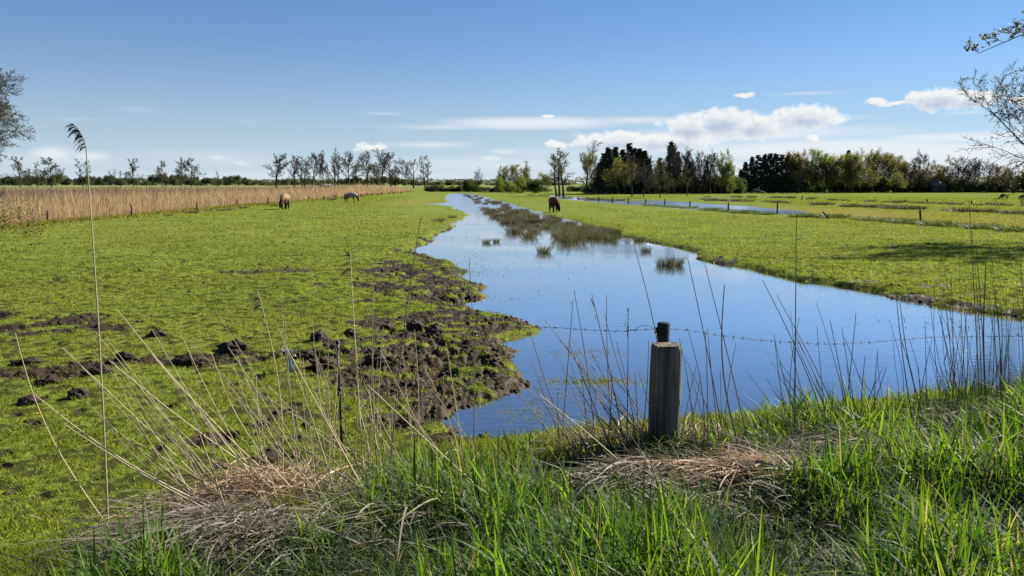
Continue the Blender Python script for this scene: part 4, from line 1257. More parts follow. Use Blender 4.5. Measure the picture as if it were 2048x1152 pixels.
    front = [(1264, 393.5, 300, 'tall', .8, 'slender bare tree standing in front of the left conifers'), (1287, 394.5, 318, 'wide', .75, 'bare tree leaning right in front of the left conifers'), (1320, 396, 315, 'tier', .7, 'dark young tree standing alone on the meadow before the mixed wood'),
             (1374, 392, 330, 'thin', 1.0, 'thin tree on the meadow edge before the mixed wood')]
    for px, b, t, k, w, lab in front:
        plant('meadow_tree', k, px, b, t, lab, None, w, lean=.06 if px == 1287 else 0)
    # understorey
    g = 'undergrowth bushes along the foot of the wood'
    px = 1190; i = 0
    while px < 2100:
        t = 357 + RS.uniform(-9, 8)
        k = 'darkbush' if px < 1610 else ('darkbush', 'farbush', 'bush', 'darkbush')[i % 4]
        plant('undergrowth_bush', k, px, 387 if px < 1480 else 384.8, t, f'{nth(i)} low bush from the left under the wood on the right', g, RS.uniform(.9, 1.5), cat='bush')
        px += RS.uniform(13, 21); i += 1
trees()

def tree_far_mass():
    """the continuous low band of woodland behind everything, too far to count"""
    mb = MB()
    n = 26000
    px = RS.uniform(-500, 2600, n); d = RS.uniform(900, 1300, n)
    tops = 5.5 + 3.5 * fbm(px / 60, px * 0, 4) + 3 * (px > 1150)
    x = (px - 1024) / F * d; z = RS.rand(n) ** .8 * tops
    p = np.stack([x, d, z], 1)
    a = norm(RS.normal(0, 1, (n, 3))); b = norm(np.cross(a, RS.normal(0, 1, (n, 3))))
    s = (.7 + 1.0 * RS.rand(n))[:, None]
    V = np.stack([p - a * s, p + b * s * .6, p + a * s, p - b * s * .6], 1).reshape(-1, 3)
    c = np.array(FAR_HAZE)[RS.randint(0, 3, n)] * (.7 + .6 * RS.rand(n))[:, None]
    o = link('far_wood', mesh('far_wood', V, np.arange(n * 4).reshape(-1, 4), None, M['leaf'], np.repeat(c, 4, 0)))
    tag(o, 'faint grey green band of distant woodland on the horizon', 'far wood', kind='stuff')
tree_far_mass()

def near_tree(name, seed, loc, H, levels, lab, leaf, lean=(0, 0), rmin=.004, trunk=.75, rz=0, wander=.08):
    tm, cm, lm = tree_pair(seed, H, levels, leaf, rmin=rmin, trunk=trunk, wander=wander, lean=lean, r0=.016, ntrunk=2)
    e = empty(name, loc, rz)
    tag(e, lab, 'tree')
    link('trunk', tm, e); link('crown', cm, e)
    if lm: link('foliage', lm, e)
    return e
NEAR = [(22, .2, 1.3, .62, .06, .6), (13, .15, .9, .48, .05, .6), (9, .12, .85, .48, .05, .6), (7, .12, .8, .5, .04, .6)]
NEAR_HIGH = [(18, .46, 1.2, .52, .10, .6)] + NEAR[1:]
near_tree('alder_tree', 401, (22.0, 28.8, .1), 10.2, NEAR, 'alder with bare twigs reaching in from the right edge', (30000, .032, BUD, .04), rmin=.010)
near_tree('alder_tree', 402, (-21.2, 30.0, .1), 6.9, NEAR_HIGH, 'alder with bare twigs reaching in from the left edge', (6000, .028, BUD, .03), rmin=.006)
tm, cm, lm = bush(410, 2.4, 2.6, 5000, .035, [(.12, .12, .04), (.09, .09, .035), (.15, .12, .06)])
e = empty('shrub', (-20.4, 29.6, .1)); tag(e, 'olive budding shrub under the alder at the left edge', 'shrub'); link('trunk', tm, e); link('crown', cm, e)
near_tree('alder_tree', 403, (12.2, 10.4, .3), 8.8, NEAR_HIGH, 'unseen tree added beyond the right edge to shade the verge', (9000, .04, BUD, .06), rmin=.005)  # out of view, added to throw dappled shade on the verge
e = near_tree('overhanging_tree', 404, (12.6, 12.2, .3), 8.5, NEAR, 'tree whose twig hangs into the top right corner', (9000, .02, BUD, .03), rmin=.005)
A = Vector((0, 0, 5.9)); Bv = Vector(atd(1936, 12, 12.0)) - Vector((12.6, 12.2, .3)); dv = Bv - A
lt, lc, ll = tree_pair(405, dv.length, [(14, .35, .8, .095, 0, .6), (7, .2, .8, .45, 0, .6), (5, .2, .8, .5, 0, .6)], (900, .022, BUD, .02), rmin=.004, trunk=1.0, r0=.0048, wander=.035)
lo = link('limb', lt, e, A); lo.rotation_euler = dv.to_track_quat('Z', 'Y').to_euler()
link('sprays', lc, lo); link('leaves', ll, lo)

# ------------------------------------------------------------------ horses
def horse_meshes(seed, coat, dark, belly, turn=0.0):
    pts, rad, edges, = [], [], []
    def P(x, y, z, r, par=None):
        pts.append((x, y, z)); rad.append(r)
        if par is not None: edges.append((par, len(pts) - 1))
        return len(pts) - 1
    pel = P(-.50, 0, 1.06, .30)
    mid = P(-.05, 0, 1.0, .34, pel)
    ch = P(.40, 0, 1.03, .31, mid)
    nb = P(.66, .02 + turn * .05, 1.00, .24, ch)
    nm = P(.86, .04 + turn * .2, .78, .18, nb)
    po = P(1.04, .05 + turn * .35, .52, .145, nm)
    ck = P(1.10, .05 + turn * .4, .36, .135, po)
    mz = P(1.16, .05 + turn * .45, .13, .085, ck)
    for s, q in ((1, .07), (-1, -.06)):
        h = P(-.56, .15 * s, .90, .17, pel)
        st = P(-.44 + q, .16 * s, .68, .115, h)
        hk = P(-.64 + q, .15 * s, .42, .078, st)
        ft = P(-.60 + q, .15 * s, .12, .055, hk)
        P(-.55 + q, .15 * s, .0, .055, ft)
    for s, q in ((1, -.05), (-1, .10)):
        sh = P(.42, .14 * s, .84, .14, ch)
        kn = P(.44 + q, .14 * s, .42, .075, sh)
        ft = P(.45 + q, .14 * s, .11, .055, kn)
        P(.50 + q, .14 * s, .0, .053, ft)
    for s in (1, -1):
        P(.99, .05 + turn * .35 + .09 * s, .66, .025, po)
    me = bpy.data.meshes.new('body')
    me.from_pydata(pts, edges, [])
    o = bpy.data.objects.new('tmp', me); COL.objects.link(o)
    md = o.modifiers.new('s', 'SKIN')
    lay = me.skin_vertices[0].data if me.skin_vertices else None
    if lay is None:
        bm = bmesh.new(); bm.from_mesh(me); bm.verts.layers.skin.verify(); bm.to_mesh(me); bm.free()
        lay = me.skin_vertices[0].data
    for i, r in enumerate(rad):
        lay[i].radius = (r, r); lay[i].use_root = (i == 0)
    ss = o.modifiers.new('u', 'SUBSURF'); ss.levels = 2
    dg = bpy.context.evaluated_depsgraph_get()
    em = bpy.data.meshes.new_from_object(o.evaluated_get(dg))
    bpy.data.objects.remove(o)
    n = len(em.vertices)
    v = np.empty(n * 3); em.vertices.foreach_get('co', v); v = v.reshape(-1, 3)
    for nme in [a.name for a in em.attributes if a.name in ('Col',)]: em.attributes.remove(em.attributes[nme])
    legs = sstep(.62, .40, v[:, 2]) * (v[:, 0] < .75)
    head = sstep(.78, .98, v[:, 0]) * sstep(.85, .7, v[:, 2])
    k = np.clip(np.maximum(legs, head), 0, 1)[:, None]
    under = sstep(.95, .75, v[:, 2])[:, None]
    c = np.array(coat) * (1 - under) + np.array(belly) * under
    c = c * (1 - k) + np.array(dark) * k
    c = c * (.85 + .3 * vnoise(v[:, 0] * 9, v[:, 2] * 9 + v[:, 1] * 5, seed))[:, None]
    a = em.attributes.new('Col', 'FLOAT_COLOR', 'POINT')
    cc = np.ones((n, 4), dtype=np.float32); cc[:, :3] = c
    a.data.foreach_set('color', cc.ravel())
    em.polygons.foreach_set('use_smooth', np.ones(len(em.polygons), dtype=bool))
    em.materials.clear(); em.materials.append(M['coat'])
    rs = np.random.RandomState(seed)
    m = 160
    Pt = np.stack([np.full(m, -.76), rs.normal(0, .03, m), np.full(m, 1.05) + rs.normal(0, .03, m)], 1)
    U = norm(np.stack([np.full(m, -.25), rs.normal(0, .08, m), np.full(m, -1.0)], 1)); S = norm(rs.normal(0, 1, (m, 3)))
    V, Q, per = ribbons(Pt, U, S, .45 + .35 * rs.rand(m), np.full(m, .025), np.tile([.12, 0, 0], (m, 1)), 3, np.array([.7, 1, 1, .3]))
    tail = mesh('tail', V, Q, None, M['hair'])
    m = 220; t = rs.rand(m)
    A = np.array([.60, .02 + turn * .05, 1.22]); Bp = np.array([1.02, .05 + turn * .35, .66])
    Pt = A[None] * (1 - t)[:, None] + Bp[None] * t[:, None]
    sd_ = np.where(rs.rand(m) < .5, 1, -1)
    U = norm(np.stack([rs.normal(0, .15, m), .7 * sd_, np.full(m, .1)], 1)); S = norm(np.stack([np.full(m, .6), 0 * t, np.full(m, -.8)], 1))
    V, Q, per = ribbons(Pt, U, S, .10 + .12 * rs.rand(m), np.full(m, .03), np.stack([0 * t, 0 * t, np.full(m, -1.1)], 1), 3, np.array([1, 1, 1, .3]))
    mane = mesh('mane', V, Q, None, M['hair'])
    return em, mane, tail

m_, nt_ = newmat('horse_coat')
a_ = nd(nt_, 'ShaderNodeAttribute', attribute_name='Col')
out(nt_, principled(nt_, a_.outputs['Color'], .75, .06))
M['coat'] = m_

def horses():
    H = [(571, 418.5, 385, R(-86), (.27, .175, .09), (.02, .014, .01), (.22, .14, .075), -.5, 'dun horse with dark head and legs grazing towards the camera by the reed bed'),
         (701, 404.5, 383, R(-15), (.26, .25, .24), (.018, .016, .016), (.06, .055, .052), -.1, 'grey horse with painted sunlit back grazing side-on beyond the dun horse'),  # light coat over dark belly paints the sun on its back
         (1107, 422, 391, R(-80), (.11, .042, .018), (.016, .010, .008), (.07, .028, .014), .3, 'chestnut brown horse grazing on the meadow right of the channel'),
         (2008, 399, 387, R(180), (.022, .018, .016), (.01, .009, .009), (.02, .016, .015), .0, 'dark horse grazing on the far right meadow'),
         (2046, 399.5, 389, R(178), (.022, .018, .016), (.01, .009, .009), (.02, .016, .015), .0, 'dark horse cut by the right edge of the photo')]
    for i, (px, b, t, rz, c, dk, bl, tn, lab) in enumerate(H):
        p = at(px, b, .1); p[2] = gz(p[0], p[1])
        hgt = atd(px, t, p[1])[2] - p[2]
        s = hgt / 1.36
        body, mane, tail = horse_meshes(500 + i, c, dk, bl, tn)
        e = empty('horse', p, rz); e.scale = (s, s, s)
        tag(e, lab, 'horse', 'grazing horses')
        link('body', body, e); link('mane', mane, e); link('tail', tail, e)
horses()

# ------------------------------------------------------------------ fences
def fence_posts():
    mb = MB()
    mb.tube(np.array([[0, 0, -.2], [.01, 0, .3], [.02, .01, .7], [.02, .01, 1.0]]), [.055, .052, .05, .046], 8)
    pm = mb.mesh('fence_post', M['fencewood'])
    left = [(95, 420, 446, 0), (263, 409, 433, 0), (394, 404, 420.5, 0), (474, 398, 413, 0), (536, 395, 410, -.03), (582, 394, 402.5, 0), (618, 392.5, 401, -.08), (648, 391, 400, 0), (668, 389, 397, 0), (672, 389, 397, 0),
            (722, 387, 392, 0), (734, 386, 391.5, 0), (744, 385.5, 391, 0), (755, 386, 390, 0), (763, 384.5, 389.5, 0), (778, 384, 388.5, 0), (787, 383.5, 388, 0), (802, 383, 387, 0)]
    right = [(1156, 393, 398, 0), (1174, 393.5, 399, 0), (1197, 393, 402, 0), (1225, 394, 404, 0), (1256, 396, 405.5, 0), (1291, 397, 407.5, 0), (1329, 398, 410, 0), (1380, 402, 412, 0), (1456, 405, 422, 0), (1554, 403, 426, 0),
             (1657, 419, 437, -.8), (1841, 417, 448, -.08), (1604, 391, 399, 0), (1854, 398, 406, -.1), (1943, 401, 408, 0)]
    for lst, what in ((left, 'along the reed bed'), (right, 'along the flooded ditch on the right')):
        for i, (px, t, b, ln) in enumerate(lst):
            p = at(px, b, .1); p[2] = max(gz(p[0], p[1]), -.05)
            h = atd(px, t, p[1])[2] - p[2]
            o = link('fence_post', pm, None, p)
            th = max(1.0, .6 + p[1] / 110)
            o.scale = (th, th, h); o.rotation_euler = (0, ln + RS.normal(0, .02), RS.rand() * .4 if not ln else 0)
            lab = f'{nth(i)} small fence post from the left {what}'
            if what.startswith('along the fl') and i >= 12: lab = ['short fence post on the far side of the yellow field', 'leaning short post beside the far tussock line', 'short post at the right of the far tussock line'][i - 12]
            if px == 1657: lab = 'fence post leaning hard to the left at the near field edge'
            if px == 1841: lab = 'tallest fence post on the near edge of the right fields'
            tag(o, lab, 'fence post', 'small fence posts ' + what)
fence_posts()

def near_fence():
    # the thick weathered post
    d = 4.75
    b = atd(1325, 885, d); z0 = gz(b[0], d); top = atd(1325, 690, d)[2]
    h = top - z0 + .25
    n, k = 44, 46
    an = np.linspace(0, 2 * np.pi, n, endpoint=False)
    ring = np.sign(np.cos(an)) * np.abs(np.cos(an)) ** .42, np.sign(np.sin(an)) * np.abs(np.sin(an)) ** .42
    V = []
    zz = np.linspace(0, h, k)
    cracks = [(-math.pi / 2 + .02, .10, .050), (-math.pi / 2 - .62, .06, .028), (-math.pi / 2 + .85, .05, .022), (-.2, .07, .02), (.9, .08, .02), (2.4, .08, .02), (math.pi + .3, .06, .014)]
    for i, z in enumerate(zz):
        r = .084 * (1 + .06 * (1 - z / h)) * np.ones(n)
        for (ca, cw, cd) in cracks:
            da = (an - ca - .06 * math.sin(z * 5 + ca * 3) + np.pi) % (2 * np.pi) - np.pi
            r -= cd * np.exp(-(da / cw) ** 2) * (.5 + .5 * min(1, z / h * 1.4))
        r += .006 * (vnoise(an * 5, np.full(n, z * 3), 5) - .5) + .003 * (vnoise(an * 14, np.full(n, z * 5), 6) - .5)
        zt = np.full(n, z)
        if i == k - 1: zt = zt + .02 * (vnoise(an * 3, an * 0, 8) - .5); r = r * .96
        V.append(np.stack([ring[0] * r, ring[1] * r, zt], 1))
    for q in (1.0, .97, .6, .25):
        z = h + .002 + .010 * (vnoise(an * 4 + q * 9, an * 0 + q, 9) - .5)
        V.append(np.stack([ring[0] * .079 * q, ring[1] * .079 * q, z], 1))
    K = len(V)
    V = np.concatenate(V)
    i = (np.arange(K - 1)[:, None] * n + np.arange(n)[None]).ravel(); j = (np.arange(K - 1)[:, None] * n + (np.arange(n)[None] + 1) % n).ravel()
    Q = np.stack([i, j, j + n, i + n], 1)
    V = np.vstack([V, [[0, 0, h]]]); c = len(V) - 1
    T = np.stack([(K - 1) * n + np.arange(n), (K - 1) * n + (np.arange(n) + 1) % n, np.full(n, c)], 1)
    o = link('wooden_post', mesh('wooden_post', V, Q, T, M['postwood']), None, (b[0], d, z0 - .25), .12)
    o.rotation_euler = (0, .01, .12)
    tag(o, 'thick cracked grey wooden post standing in the grass before the water', 'post')
    # thin dark stake behind it
    d2 = 4.98
    s = atd(1326, 645, d2); zb = gz(s[0], d2)
    e = empty('wooden_stake', (s[0], d2, zb)); tag(e, 'thin dark stake rising behind the thick grey post', 'stake')
    mb = MB(); hh = s[2] - zb
    mb.tube(np.array([[0, 0, -.2], [0, 0, hh * .5], [.004, 0, hh - .008], [.004, 0, hh]]), [.043, .042, .040, .035], 14)
    link('stake_shaft', mb.mesh('stake_shaft', simple('dark_stake', (.022, .026, .018), .85, .2, 12, .4, (1, 1, .2), .5)), e)
    mb = MB(); zz = atd(1318, 660, d2)[2] - zb
    mb.box((-.046, -.01, zz), (.008, .010, .018))
    link('insulator', mb.mesh('insulator', M['black']), e)
    # barbed wire
    path = [(686, 690, 6.1), (770, 676, 5.85), (860, 667, 5.6), (1000, 655, 5.4), (1110, 655, 5.25), (1230, 663, 5.1), (1312, 658, 4.96)]
    path2 = [(1338, 658, 4.96), (1384, 661, 5.0), (1441, 671, 5.05), (1486, 677, 5.1), (1551, 683, 5.15), (1660, 689, 5.25), (1750, 684, 5.35), (1861, 674, 5.45), (1969, 673, 5.55), (2060, 672, 5.65), (2300, 655, 5.9)]
    def wire(name, pth, lab, barbs, rad=.0014, spacing=.07):
        P = np.array([atd(*q) for q in pth])
        seg = np.concatenate([[0], np.cumsum(np.linalg.norm(np.diff(P, axis=0), axis=1))])
        t = np.linspace(0, seg[-1], max(30, int(seg[-1] / .03)))
        C = np.stack([np.interp(t, seg, P[:, a]) for a in range(3)], 1)
        for _ in range(6): C[1:-1] = (C[:-2] + 2 * C[1:-1] + C[2:]) / 4
        C[1:-1] += RS.normal(0, .0012, (len(C) - 2, 3))
        e = empty(name, C[0]); tag(e, lab, 'wire')
        o_ = C[0]
        mb = MB(); mb.tube(C - o_, rad, 5)
        if barbs:
            for s in np.arange(.05, seg[-1], spacing):
                c = np.array([np.interp(s, t, C[:, a]) for a in range(3)]) - o_
                for _ in range(2):
                    v = norm(RS.normal(0, 1, 3)) * .014
                    mb.tube(np.array([c - v, c, c + v]), [.0008, .0026, .0008], 4)
        link('strand', mb.mesh('strand', M['wire']), e)
    wire('barbed_wire', path, 'barbed wire stretched from the black peg to the dark stake', True)
    wire('barbed_wire', path2, 'sagging barbed wire running right from the stake over the water', True)
    wire('loose_wire', [(1310, 660, 4.95), (1300, 652, 4.94), (1285, 650, 4.95), (1270, 659, 4.97), (1250, 662, 5.0)], 'short loose twist of wire left of the dark stake', False, .0015)
    wire('fence_wire', [(684, 690, 6.1), (600, 712, 7.6), (572, 706, 8.8)], 'thin wire from the black peg to the blue fence unit', False, .002)
    wire('fence_wire', [(568, 703, 8.8), (420, 711, 9.0), (200, 710, 9.2), (60, 714, 9.4), (-200, 718, 9.6)], 'thin dark wire running left from the blue fence unit', False, .0035)
    # black peg
    p = atd(683, 872, 6.1); zb = gz(p[0], 6.1); tp = atd(680, 682, 6.1)
    e = empty('fence_peg', (p[0], 6.1, zb)); tag(e, 'thin black metal fence peg among the reeds', 'fence peg')
    hh = tp[2] - zb
    mb = MB(); mb.tube(np.array([[0, 0, -.15], [-.004, 0, hh * .5], [-.012, 0, hh]]), [.010, .010, .010], 8)
    link('rod', mb.mesh('rod', M['black']), e)
    mb = MB()
    for zf in (.99, .93, .55, .5):
        mb.tube(np.array([[-.012 * zf, 0, hh * zf - .012], [-.012 * zf, 0, hh * zf + .012]]), [.018, .018], 8)
    link('insulator', mb.mesh('insulator', M['black']), e)
    # the tilted blue and white fence unit
    p = ground_pt(583, 745)
    e = empty('fence_unit', p, .15); e.rotation_euler = (0, -.10, .15)
    tag(e, 'tilted pale plastic fence unit with flared dark blue cap', 'fence unit')
    D = p[1]; u = D / F
    white = simple('pale_plastic', (.34, .42, .52), .45, .4, 6, .2); blue = simple('dark_blue_plastic', (.016, .028, .055), .5, .4, 9, .3); bright = simple('white_plastic', (.7, .72, .72), .4, .4)
    mb = MB(); mb.box((0, 0, 15 * u), (4.6 * u, 3.2 * u, 17 * u)); link('body', mb.mesh('body', white), e)
    mb = MB(); mb.box((-5.6 * u, 0, 15 * u), (1.3 * u, 3.8 * u, 17.5 * u)).box((5.6 * u, 0, 15 * u), (1.3 * u, 3.8 * u, 17.5 * u)); link('side_rail', mb.mesh('side_rail', blue), e)
    mb = MB()
    mb.box((-.5 * u, 0, 38 * u), (5.2 * u, 4.5 * u, 6.2 * u), None, None, 2.0)
    mb.box((-.5 * u, 0, 44.9 * u), (10.6 * u, 9.2 * u, .7 * u)); link('cap', mb.mesh('cap', blue), e)
    mb = MB(); t = np.linspace(0, math.pi * 1.6, 14)
    mb.tube(np.stack([-9 * u + 4 * u * np.cos(t), 0 * t, 51 * u + 5 * u * np.sin(t)], 1), 1.0 * u, 6); link('hook', mb.mesh('hook', bright), e)
    mb = MB(); mb.box((10 * u, -1 * u, 34 * u), (3.4 * u, 1.6 * u, 1.8 * u)); link('clip', mb.mesh('clip', bright), e)
near_fence()

# ------------------------------------------------------------------ dead reed stalks in the foreground
def stalk_mesh(C, r0, r1):
    k = len(C)
    rr = np.linspace(r0, r1, k)
    V, Q = tubes(C[None], rr[None], 5)
    return V, Q

def stalk(base, tip, d, lab, grp, bow=0.0, rad=.0032, colr=(.33, .28, .17), leaves=0, ddt=0.0, name='reed_stalk', plume=None):
    """base and tip in photo pixels, standing at depth d"""
    B = atd(base[0], base[1], d); zg = gz(B[0], B[1])
    Tp = atd(tip[0], tip[1], d + ddt); rad = rad * 1.28; bow = bow + RS.normal(0, .015)
    if B[2] > zg:            # carry the stalk down into the ground along its own line
        dr = B - Tp; f = (B[2] - zg + .03) / max(.05, -dr[2])
        f = min(f, .6)
        B = B + dr * f; B[2] = min(B[2], zg)
    k = 11
    s = np.linspace(0, 1, k)[:, None]
    L = np.linalg.norm(Tp - B)
    C = B * (1 - s) + Tp * s
    C[:, 0] += (np.sin(s[:, 0] * np.pi) * bow) * L
    C[:, 1] += np.sin(s[:, 0] * np.pi) * RS.normal(0, .02) * L
    C = C - B
    e = empty(name, B); tag(e, lab, 'reed stalk', grp)
    col = np.array(colr) * RS.uniform(.75, 1.25)
    mb = MB(); V, Q = stalk_mesh(C, rad, rad * .45); mb.add(V, Q, None, col)
    # nodes
    link('stem', mb.mesh('stem', M['straw'], True), e)
    if leaves:
        n = leaves
        i = RS.randint(2, k - 2, n)
        P = C[i]; h = RS.choice([0, math.pi], n) + RS.normal(0, .6, n)
        U = norm(np.stack([np.cos(h), np.sin(h), RS.uniform(-.2, 1.0, n)], 1)); S = norm(np.stack([-np.sin(h), np.cos(h), RS.normal(0, .5, n)], 1))
        V, Q, per = ribbons(P, U, S, .06 + .14 * RS.rand(n), np.full(n, .007), np.tile([0, 0, -.55], (n, 1)) * RS.rand(n)[:, None], 4, np.array([.6, 1, .8, .5, .05]))
        link('leaf', mesh('leaf', V, Q, None, M['straw'], np.tile(col * .85, (len(V), 1))), e)
    if plume:
        n, ln, side, pc = plume
        t = RS.rand(n); dr = norm(C[-1] - C[-2])
        P = C[-1][None] - dr[None] * (t * ln * .9)[:, None]
        U = norm(np.stack([side * (.4 + .8 * RS.rand(n)), RS.normal(0, .25, n), .75 - 1.1 * t + RS.normal(0, .15, n)], 1)); S = norm(RS.normal(0, 1, (n, 3)))
        V, Q, per = ribbons(P, U, S, ln * (.25 + .45 * RS.rand(n)) * (.55 + .6 * t), np.full(n, .006), np.tile([side * .1, 0, -.75], (n, 1)) * (RS.rand(n) * .8)[:, None], 5, np.array([.3, .7, 1, 1, .7, .1]))
        link('plume', mesh('plume', V, Q, None, M['straw'], np.tile(np.array(pc), (len(V), 1)) * np.repeat((.6 + .8 * RS.rand(n))[:, None], per, 0)), e)
    return e

TAN = (.52, .45, .28); GREY = (.25, .21, .145); DRK = (.19, .16, .115)
def stalks():
    # the tall plumed reed on the left
    e = stalk((206, 880), (172, 296), 4.6, 'tallest reed on the left with a dark feathery plume against the sky', None, -.012, .0055, (.40, .35, .23), 0, plume=None)
    B = Vector(e.location)
    C = [atd(172, 296, 4.6), atd(169, 282, 4.6), atd(163, 268, 4.6), atd(155, 256, 4.6), atd(149, 250, 4.6)]
    C = np.array(C) - np.array(B)
    mb = MB(); V, Q = stalk_mesh(C, .003, .001); mb.add(V, Q, None, (.30, .25, .16))
    n = 64
    t = np.clip(RS.rand(n), 0, .99) * 4; a = t.astype(int); f = (t - a)[:, None]
    P = C[a] * (1 - f) + C[a + 1] * f
    U = norm(np.stack([-1 + RS.normal(0, .2, n), RS.normal(0, .3, n), .25 + RS.normal(0, .25, n)], 1)); S = norm(RS.normal(0, 1, (n, 3)))
    V, Q, per = ribbons(P, U, S, .032 + .042 * RS.rand(n), np.full(n, .0065), np.tile([0, 0, -.75], (n, 1)), 4, np.array([.3, .8, 1, .9, .1]))
    mb.add(V, Q, None, (.055, .045, .035))
    link('plume', mb.mesh('plume', M['straw']), e)
    # named single stalks, in photo pixels: base, tip, depth, bow, radius, colour, leaves, label
    one = [((800, 790), (842, 433), 4.6, -.03, .0042, DRK, 0, 'dark upright stalk leaning right in front of the left spit'),
           ((725, 905), (700, 505), 4.5, .02, .0036, TAN, 0, 'pale stalk with a faint drooping head right of the black peg'),
           ((560, 1000), (515, 580), 4.3, .03, .0036, TAN, 0, 'pale stalk with a small head left of the blue fence unit'),
           ((660, 960), (550, 640), 4.2, .02, .0036, TAN, 0, 'pale stalk leaning left across the blue fence unit'),
           ((945, 870), (938, 515), 5.0, .0, .003, DRK, 0, 'thin dark stalk rising before the trampled shore'),
           ((1330, 850), (1268, 490), 4.7, .02, .0036, GREY, 0, 'long thin stalk passing just left of the dark stake'),
           ((1445, 870), (1375, 515), 4.7, .01, .0036, GREY, 0, 'long thin stalk right of the thick post, tip at the bank'),
           ((1490, 860), (1410, 530), 4.8, .02, .0036, GREY, 0, 'long curved stalk second right of the thick post'),
           ((1478, 860), (1449, 570), 4.6, -.045, .005, GREY, 0, 'thick curved stalk standing right of the thick post'),
           ((1590, 850), (1593, 428), 4.8, .0, .0040, DRK, 0, 'tall straight stalk crossing the right bank'),
           ((1955, 720), (1938, 400), 5.6, .01, .0034, DRK, 0, 'tall thin stalk near the right edge reaching the fields'),
           ((1975, 800), (1972, 530), 5.4, .0, .0052, DRK, 0, 'thick dark stalk in the right thicket'),
           ((1255, 830), (1257, 618), 4.8, .0, .0036, GREY, 0, 'stalk with a dark seed head left of the post'),
           ((1185, 850), (1148, 580), 4.9, .0, .0034, GREY, 0, 'stalk leaning left in the cluster before the post'),
           ((1125, 860), (1146, 600), 4.9, .0, .0034, GREY, 0, 'stalk leaning right, first of the cluster left of the post'),
           ((1240, 850), (1185, 595), 4.8, .0, .0038, GREY, 0, 'stalk leaning left, nearest the seed head stalk'),
           ((1225, 860), (1213, 590), 4.9, .0, .0034, GREY, 0, 'upright stalk between the leaning pair and the post'),
           ((1640, 830), (1525, 560), 5.0, .03, .0034, GREY, 2, 'arching stalk with drooping leaves over the open water'),
           ((1680, 850), (1553, 590), 5.0, .03, .0032, GREY, 0, 'thin arching stalk right of the straight tall stalk'),
           ((1700, 850), (1660, 640), 5.0, .0, .0034, GREY, 1, 'short stalk with one leaf over the open water'),
           ((1690, 830), (1712, 625), 5.0, .0, .0034, GREY, 0, 'stalk leaning right over the open water'),
           ((1820, 800), (1793, 600), 5.2, .0, .0036, GREY, 0, 'stalk at the left of the right thicket, leaning left'),
           ((1845, 820), (1800, 605), 5.2, .0, .0036, GREY, 0, 'paired stalk at the left of the right thicket'),
           ((190, 990), (30, 665), 4.5, -.06, .0034, TAN, 0, 'bowed pale stalk at the far left, head at the wire'),
           ((560, 1075), (70, 790), 3.9, -.03, .0042, TAN, 0, 'long low stalk bent far to the left over the straw'),
           ((630, 1120), (130, 850), 3.7, -.02, .0046, TAN, 0, 'thick pale stalk lying low to the left over the straw'),
           ((500, 900), (235, 620), 4.4, -.02, .0034, TAN, 0, 'slender stalk leaning left behind the straw'),
           ((600, 1000), (205, 710), 4.2, -.015, .0034, TAN, 0, 'slanting pale stalk above the long low stalk'),
           ((760, 1040), (570, 690), 4.0, .0, .0038, TAN, 0, 'pale slanting stalk in front of the black peg'),
           ((985, 1090), (760, 700), 3.9, .0, .0034, TAN, 0, 'slanting stalk in the lush grass right of the peg'),
           ((1110, 1110), (735, 770), 3.8, -.03, .0036, TAN, 0, 'long bowed stalk crossing from the peg into the grass'),
           ((1330, 1010), (1080, 790), 4.2, .0, .0036, TAN, 0, 'pale stalk slanting down to the post foot from the left')]
    for b, t, d, bow, r, c, lv, lab in one:
        stalk(b, t, d, lab, None, bow, r, c, lv, plume=(26, .11, -1, (.10, .085, .065)) if 'head' in lab and 'seed' not in lab else ((16, .12, -.12, (.05, .04, .03)) if 'seed head' in lab else None))
    # clusters
    def cluster(n, bx, by, dx, dy, d, grp, lab, cols, rr=(.0022, .0036), lv=.25, bw=.02):
        for i, bx_ in enumerate(np.sort(RS.uniform(bx[0], bx[1], n))):
            b = (bx_, RS.uniform(*by)); t = (b[0] + RS.uniform(*dx), b[1] - RS.uniform(*dy))
            stalk(b, t, RS.uniform(*d), nth(i) + ' ' + lab + ', from the left', grp, RS.normal(0, bw), RS.uniform(*rr), cols[RS.randint(len(cols))], 1 if RS.rand() < lv else 0)
    cluster(46, (360, 720), (900, 1040), (-260, -60), (120, 300), (3.9, 4.7), 'slanting pale stalks on the left of the verge', 'pale dead stalk slanting left in the thicket behind the straw', [TAN, (.32, .27, .17)])
    cluster(32, (520, 760), (860, 980), (-40, 30), (120, 300), (4.3, 5.0), 'upright pale stalks near the black peg', 'upright pale stalk in the thicket around the black peg', [TAN, (.34, .29, .18)])
    cluster(20, (760, 1010), (900, 1060), (-150, 10), (110, 280), (4.1, 5.0), 'thin stalks in the lush grass', 'thin slanting stalk in the lush grass before the trampled shore', [TAN, (.30, .26, .17)])
    cluster(36, (1120, 1330), (850, 930), (-170, 15), (90, 240), (4.3, 5.1), 'stalks in the cluster left of the thick post', 'thin grey stalk in the cluster left of the thick post', [GREY, (.28, .24, .16)])
    cluster(12, (1320, 1460), (860, 920), (-70, 40), (90, 230), (4.4, 4.9), 'stalks around the foot of the thick post', 'thin grey stalk beside the foot of the thick post', [GREY, (.3, .25, .16)])
    cluster(26, (1560, 1800), (830, 900), (-110, 60), (80, 240), (4.8, 5.6), 'stalks in front of the open water on the right', 'thin grey stalk standing before the open water on the right', [GREY, DRK])
    cluster(46, (1800, 2070), (800, 860), (-60, 40), (90, 250), (5.1, 6.3), 'stalks of the thicket at the right edge', 'dark stalk in the dense thicket at the right edge', [GREY, DRK], (.002, .0032))
